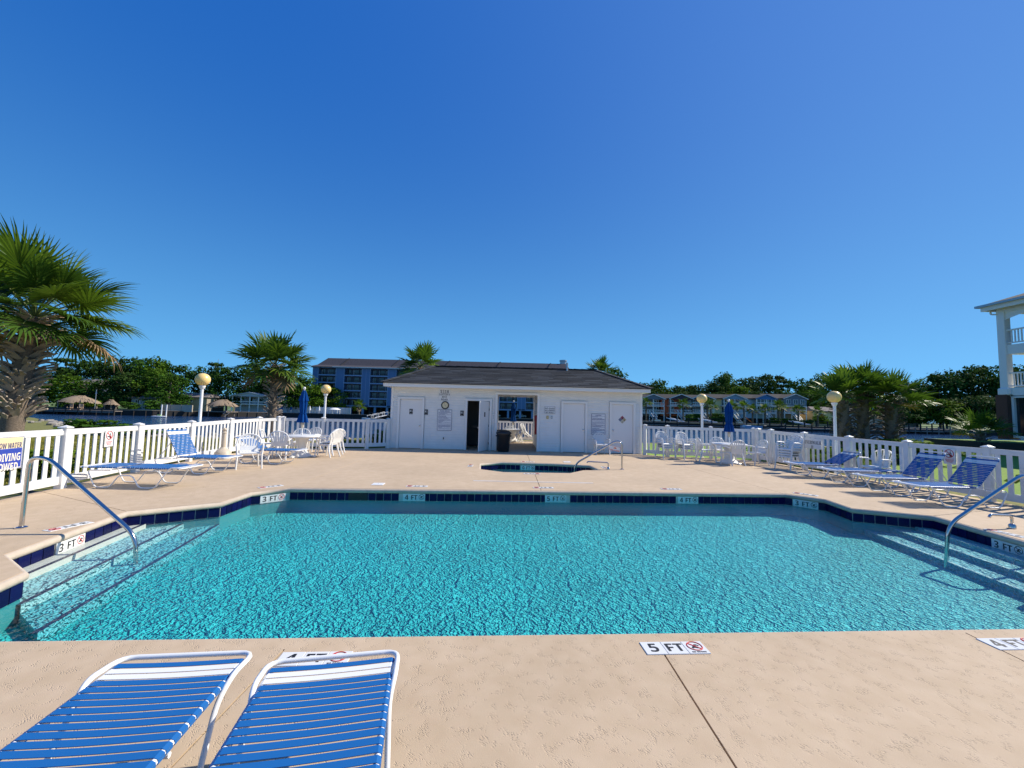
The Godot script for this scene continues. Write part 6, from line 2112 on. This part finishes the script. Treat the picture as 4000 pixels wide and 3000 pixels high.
	b.sheet(P([-97, -108.6, -85.5, -119, -84.5, -122, -97, -114]), -0.28)
	struct(b, "boat_ramp", M.concrete, "pale paved apron sloping to the river on the far left bank")
	t = thing("flagpole", Vector3(-107.4, -0.3, -106.0), 0, "thin pole with a pale pennant on the far left dock", "flagpole")
	b = MB.new(); b.tube([Vector3(0, 0, 0), Vector3(0, 5.2, 0)], 0.07, 6); obj(b, "pole", M.galv, t)
	b = MB.new(); b._face([Vector3(0, 5.2, 0.02), Vector3(0.25, 4.2, 0.02), Vector3(-0.2, 4.1, 0.02)], Vector3.BACK); obj(b, "pennant", M.sign_white, t)
	dock("dock", Vector3(-128, 0, -103.0), Vector3(-98, 0, -102.6), 10, "long low dock under the large thatched hut at the far left", M.dark_wood, 0.4, -0.45)
	for k in 2:
		t = thing("deck_chair", Vector3(-110.6 + k * 2.6, -0.35, -103.0), 0, ["left", "right"][k] + " red brown slatted chair on the far left dock", "chair", "chairs on the far dock")
		b = MB.new(); b.box(Vector3(0, 0.45, 0), Vector3(0.9, 0.1, 0.8)); obj(b, "seat", M.orange if k == 3 else M.boot_tan, t)
		b = MB.new()
		for q in 4: b.box(Vector3(-0.33 + q * 0.22, 0.95, -0.35), Vector3(0.17, 1.1, 0.06))
		obj(b, "backrest", M.boot_tan, t)
		for sx in [-0.4, 0.4]:
			b = MB.new(); b.box(Vector3(sx, 0.35, 0.3), Vector3(0.1, 0.7, 0.1)); obj(b, "leg", M.boot_tan, t)
	# small white craft by two posts
	t = thing("kayak", Vector3(-85.6, -1.55, -100.0), 0.05, "small white craft with a green top moored at the left, near two posts", "boat")
	b = MB.new(); b.ball(Vector3(0, 0.12, 0), Vector3(1.9, 0.22, 0.5), 8, 16); obj(b, "hull", M.boat, t)
	b = MB.new(); b.rbox(Vector3(0.1, 0.4, 0), Vector3(0.9, 0.3, 0.5), 0.1); obj(b, "cover", std(Color(0.25, 0.45, 0.15), 0.6), t)
	for k in 2:
		t = thing("mooring_post", Vector3(-85.9 + k * 1.2, -1.8, -101.0), 0, ["left", "right"][k] + " of the two pale posts beside the small white craft", "post", "mooring posts")
		b = MB.new(); b.tube([Vector3.ZERO, Vector3(0, 3.3, 0)], 0.13, 8); obj(b, "pole", M.sign_white, t)
		b = MB.new(); b.lathe([Vector2(0.16, 3.3), Vector2(0.0, 3.45)], 8); obj(b, "cap", M.black, t)
	boat(Vector3(-34.0, -1.6, -102.0), PI - 0.15, 6.4, 0, "white motor boat with a black tower frame before the blue apartments")
	boat(Vector3(64.5, -1.6, -109.0), 0.0, 6.5, 1, "pontoon boat with grey blue panels moored by the right boardwalk")
	# the apartment pool terrace: fence, gazebo, umbrellas, gangway, small palm
	t = thing("terrace_fence", Vector3.ZERO, 0, "pale board fence along the apartment terrace across the river", "fence")
	for k in 26:
		b = MB.new(); b.box(Vector3(-78.0 + k * 0.92, 0.85, -139.5), Vector3(0.84, 2.1, 0.1)); obj(b, "board", std(Color(0.42, 0.50, 0.56), 0.7) if k == 0 else (t.get_child(0) as MeshInstance3D).material_override, t)
	t = thing("gazebo", Vector3(-58.2, -0.3, -135.5), 0, "small white gazebo with a pitched roof on the apartment terrace", "gazebo")
	for sx in [-1.2, 1.2]:
		for sz in [-1.0, 1.0]:
			b = MB.new(); b.box(Vector3(sx, 0.75, sz), Vector3(0.18, 1.5, 0.18)); obj(b, "post", M.trim, t)
	b = MB.new(); b.lathe([Vector2(2.0, 1.45), Vector2(1.9, 1.55), Vector2(0.9, 2.05), Vector2(0, 2.1)], 4); obj(b, "roof", M.trim, t, Transform3D(Basis(Vector3.UP, PI * 0.25), Vector3.ZERO))
	for k in 5:
		t = thing("patio_umbrella", Vector3(-76.0 + k * 3.1, -0.3, -136.0), 0, "closed umbrella on the apartment terrace, %s from the left" % ORD[k], "umbrella", "umbrellas on the apartment terrace")
		b = MB.new(); b.tube([Vector3.ZERO, Vector3(0, 2.6, 0)], 0.06, 6); obj(b, "pole", M.sign_white, t)
		b = MB.new(); b.lathe([Vector2(0.05, 1.0), Vector2(0.32, 1.1), Vector2(0.2, 2.0), Vector2(0.02, 2.6)], 9); obj(b, "canopy", M.canvas if k < 3 else M.sign_white, t)
	b = MB.new()
	b.sheet(P([-79, -133.2, -56, -134.1, -56, -139, -79, -139]), -0.27)
	struct(b, "terrace", M.concrete, "paved pool terrace of the apartments across the river")
	t = thing("gangway", Vector3.ZERO, 0, "white railed gangway down to the water right of the motor boat", "gangway")
	b = MB.new(); b.bar(Vector3(-40.5, -0.2, -133.0), Vector3(-44.5, -1.45, -128.5), 1.2, 0.12); obj(b, "ramp", M.trim, t)
	for s in [-0.6, 0.6]:
		b = MB.new(); b.bar(Vector3(-40.5 + s, 0.9, -133.0), Vector3(-44.5 + s, -0.4, -128.5), 0.1, 0.1); obj(b, "rail", M.trim, t)
		for k in 4:
			b = MB.new(); b.box(Vector3(-40.5 + s - k * 1.3, 0.3 - k * 0.42, -133.0 + k * 1.45), Vector3(0.1, 1.1, 0.1)); obj(b, "baluster", M.trim, t)
	palm(Vector3(-51.0, -0.3, -137.5), 2.6, 0.3, 3.0, 22, 10, 0.3, 31, "small feathery palm on the lawn before the blue apartments", Vector3.ZERO, "palm tree", "palms on the far bank")
	# boardwalk and docks before the coloured houses
	dock("boardwalk", Vector3(37, 0, -117), Vector3(122, 0, -117), 26, "long dark boardwalk with rails before the coloured houses", M.dark_wood, 1.1, 0.2)
	dock("dock", Vector3(74, 0, -112), Vector3(106, 0, -112), 9, "lower floating dock in front of the boardwalk", M.dark_wood, 0.9, -0.6)
	dock("dock", Vector3(112, 0, -122), Vector3(140, 0, -122.5), 8, "pale dock before the cream house between the palms", M.wood, 0.9, -0.3)
	for q in [[48.0, "left"], [57.5, "middle"], [84.5, "right"]]:
		t = thing("dock_stair", Vector3(q[0], 0.2, -119.5), 0, q[1] + " white stair down to the boardwalk before the coloured houses", "stair", "stairs to the boardwalk")
		b = MB.new(); b.bar(Vector3(-1.8, 1.1, -3), Vector3(1.0, 0.1, 0.5), 0.12, 0.3); b.bar(Vector3(-0.6, 1.1, -3), Vector3(2.2, 0.1, 0.5), 0.12, 0.3); obj(b, "stringer", M.trim, t)
		for k in 5:
			b = MB.new(); b.box(Vector3(-1.2 + 0.55 * k, 1.05 - 0.2 * k, -3 + 0.7 * k), Vector3(1.2, 0.06, 0.4)); obj(b, "tread", M.trim, t)
	var pl := [[45.0, 6.2], [56.5, 6.0], [63.5, 6.0], [66.6, 5.6], [72.3, 5.4], [75.4, 5.6], [80.5, 4.6], [83.5, 5.0], [86.8, 6.0], [90.4, 5.8], [94.4, 5.0], [99.3, 4.6], [121.0, 4.0], [134.5, 3.6]]
	for k in pl.size():
		palm(Vector3(pl[k][0], -0.3, -137.0 + (k % 3) * 2.0), pl[k][1], 0.24, 2.6, 20, 8, 0.6, 40 + k, "far cabbage palm before the coloured houses, %s from the left" % ORD[k], Vector3.ZERO, "palm tree", "palms on the far bank")
	b = MB.new()
	b.sheet(P([130, -124.2, 152, -124.0, 150, -131, 131, -131]), -0.25)
	struct(b, "far_lawn", M.grass_green, "bright green lawn patch on the far right bank")
	t = thing("slide", Vector3(70.3, 0.2, -121.0), 0, "orange slide on the bank before the yellow house", "slide")
	b = MB.new(); b.bar(Vector3(-1.4, 1.9, 0), Vector3(0.4, 0.3, 0.4), 0.9, 0.12); obj(b, "chute", M.orange, t)
	b = MB.new(); b.box(Vector3(-1.4, 0.9, 0), Vector3(0.12, 1.9, 0.8)); obj(b, "ladder", M.galv, t)
	# rocks along the near bank
	var rk := MB.new()
	rk.ball(Vector3.ZERO, Vector3(0.5, 0.32, 0.42), 6, 9)
	var r := RandomNumberGenerator.new()
	r.seed = 8
	var seenp := {}
	for i in rk.v.size():
		var key := rk.v[i].snapped(Vector3.ONE * 0.001)
		if not seenp.has(key): seenp[key] = r.randf_range(0.78, 1.2)
		rk.v[i] *= seenp[key]
	for i in range(0, rk.v.size(), 3):
		var nn := (rk.v[i + 2] - rk.v[i]).cross(rk.v[i + 1] - rk.v[i]).normalized()
		for k in 3: rk.n[i + k] = nn
	var rm := rk.mesh()
	var route := [Vector2(-4.6, -26.3), Vector2(-14, -22.3), Vector2(-21, -22.6), Vector2(-33, -30.2), Vector2(-41, -36.3)]
	for k in 64:
		var u := k / 63.0 * 4.0
		var w2: Vector2 = route[mini(int(u), 3)].lerp(route[mini(int(u) + 1, 4)], u - minf(int(u), 3))
		var x := w2.x + r.randf_range(-0.8, 0.8)
		var z := w2.y + r.randf_range(-0.9, 0.9)
		var o := inst(rm, "bank_rock", M.rock, null, Transform3D(Basis(Vector3.UP, r.randf() * TAU).scaled(Vector3.ONE * r.randf_range(0.35, 0.9)), Vector3(x, -0.14 + r.randf_range(-0.15, 0.12), z)))
		tag(o, "pale grey rock lying among others along the near river bank", "rock", "rocks along the near bank")

func make_right_building() -> void:
	var h := thing("three_storey_house", Vector3.ZERO, 0, "white three storey house with stacked balconies and a brick foot at the right edge", "building")
	# built along x, then turned so that its balconies face the pool and its far end stands at the corner column
	h.basis = Basis(Vector3.UP, -PI * 0.5)
	h.position = Vector3(31.55, 0, -26.0) - h.basis * Vector3(31.55, 0, -26.0)
	var z := -26.0
	var b := MB.new()
	# corner column, floors and beams; the house runs to the right, out of the picture
	b.rbox(Vector3(31.55, 6.45, z), Vector3(0.42, 5.75, 0.42), 0.02)
	b.rbox(Vector3(31.55, 3.75, z), Vector3(0.62, 0.45, 0.62), 0.06)
	obj(b, "column", M.trim, h)
	b = MB.new()
	b.box(Vector3(31.45, 2.15, z), Vector3(0.62, 2.8, 0.62))
	obj(b, "brick_pier", M.brick, h)
	for y in [[3.72, 0.55], [6.42, 0.6]]:
		b = MB.new()
		b.box(Vector3(38.0, y[0], z - 2.0), Vector3(12.6, y[1], 4.2))
		obj(b, "balcony_floor", M.trim, h)
	b = MB.new()
	b.box(Vector3(38.0, 9.1, z), Vector3(12.6, 0.5, 0.35)); b.box(Vector3(31.55, 9.1, z - 2.2), Vector3(0.35, 0.5, 4.2))
	var p := []
	for k in 13: p.append(Vector2(lerpf(31.75, 37.5, k / 12.0), 8.35 + 0.5 * sin(PI * k / 12.0)))
	for k in 12: b.quad(Vector3(p[k].x, p[k].y, z + 0.1), Vector3(p[k + 1].x, p[k + 1].y, z + 0.1), Vector3(p[k + 1].x, 8.9, z + 0.1), Vector3(p[k].x, 8.9, z + 0.1))
	obj(b, "beam", M.trim, h)
	b = MB.new()
	b.box(Vector3(38.0, 6.0, z - 4.3), Vector3(12.6, 6.6, 0.3))
	obj(b, "wall", M.siding, h)
	for y in [4.0, 6.75]:
		b = MB.new()
		b.box(Vector3(37.8, y + 0.92, z), Vector3(12.1, 0.09, 0.09)); b.box(Vector3(37.8, y + 0.1, z), Vector3(12.1, 0.08, 0.08))
		obj(b, "balcony_rail", M.trim, h)
		for k in 34:
			b = MB.new()
			b.box(Vector3(31.95 + k * 0.17, y + 0.5, z), Vector3(0.06, 0.76, 0.05))
			obj(b, "baluster", M.trim, h)
		for k in 3: window_part(h, Vector3(33.8 + 3.4 * k, y + 1.05, z - 4.1), 1.8, 2.0, M.trim, 2)
	# ground floor glazing and dark base
	b = MB.new()
	b.box(Vector3(38.0, 2.2, z - 0.1), Vector3(12.4, 2.5, 0.06))
	obj(b, "ground_window", M.glass, h)
	b = MB.new()
	b.box(Vector3(31.86, 2.2, z + 0.02), Vector3(0.12, 2.7, 0.16)); b.box(Vector3(38.0, 3.42, z + 0.02), Vector3(12.2, 0.14, 0.16)); b.box(Vector3(38.0, 0.92, z + 0.02), Vector3(12.2, 0.12, 0.16))
	obj(b, "window_frame", M.trim, h)
	b = MB.new()
	var a := Vector3(30.75, 9.42, z + 0.8)
	var e := Vector3(46.0, 9.42, z + 0.8)
	var up := Vector3(3.0, 1.55, -4.2)
	b._face([a, e, e + Vector3(0, 1.55, -4.2), a + up], Vector3(0, 1, 1))
	b._face([a, a + up, a + Vector3(3.0, 1.55, -8.2), a + Vector3(0, 0, -12)], Vector3(-1, 1, 0))
	b._face([a, e, e + Vector3(0, 0, -12), a + Vector3(0, 0, -12)], Vector3.DOWN)
	var roof := obj(b, "roof", M.house_roof, h)
	b = MB.new()
	b.box(Vector3(38.6, 9.22, z + 0.62), Vector3(15.4, 0.34, 0.12)); b.box(Vector3(31.0, 9.22, z - 3.4), Vector3(0.12, 0.34, 8.0))
	obj(b, "fascia", M.trim, roof)
	b = MB.new()
	b.box(Vector3(38.5, 9.38, z + 0.78), Vector3(15.6, 0.14, 0.16)); b.box(Vector3(30.8, 9.38, z - 3.3), Vector3(0.16, 0.14, 8.2))
	obj(b, "gutter", M.galv, roof)
	b = MB.new()
	b.tube(smooth_path([Vector3(31.05, 9.1, z + 0.2), Vector3(31.05, 8.85, z + 0.2), Vector3(31.4, 8.78, z + 0.25)], 0.12), 0.05, 8)
	obj(b, "downpipe", M.trim, roof)
	# raised bed and its dark retaining wall
	b = MB.new()
	b.sheet(P([27.6, -24.2, 27.9, -27.6, 60, -27.6, 60, -21.5, 33, -21.6]), 0.62)
	struct(b, "raised_lawn", M.grass_green, "grassy rise before the three storey house")
	var t := thing("retaining_wall", Vector3.ZERO, 0, "dark retaining wall below the grassy rise at the right edge", "wall")
	b = MB.new()
	b.bar(Vector3(27.6, -0.3, -24.1), Vector3(33.2, -0.3, -21.5), 0.22, 1.85); b.bar(Vector3(33.2, -0.3, -21.5), Vector3(60, -0.3, -21.4), 0.22, 1.85); b.bar(Vector3(27.6, -0.3, -24.1), Vector3(27.9, -0.3, -27.7), 0.22, 1.85)
	obj(b, "wall", M.dark_wood, t)

func _ready() -> void:
	rng.seed = 7
	make_light()
	make_materials()
	make_ground()
	make_deck()
	make_pool()
	make_house()
	make_fences()
	make_right_building()
	make_far_bank()
	make_trees()
	make_palms()
	make_furniture()
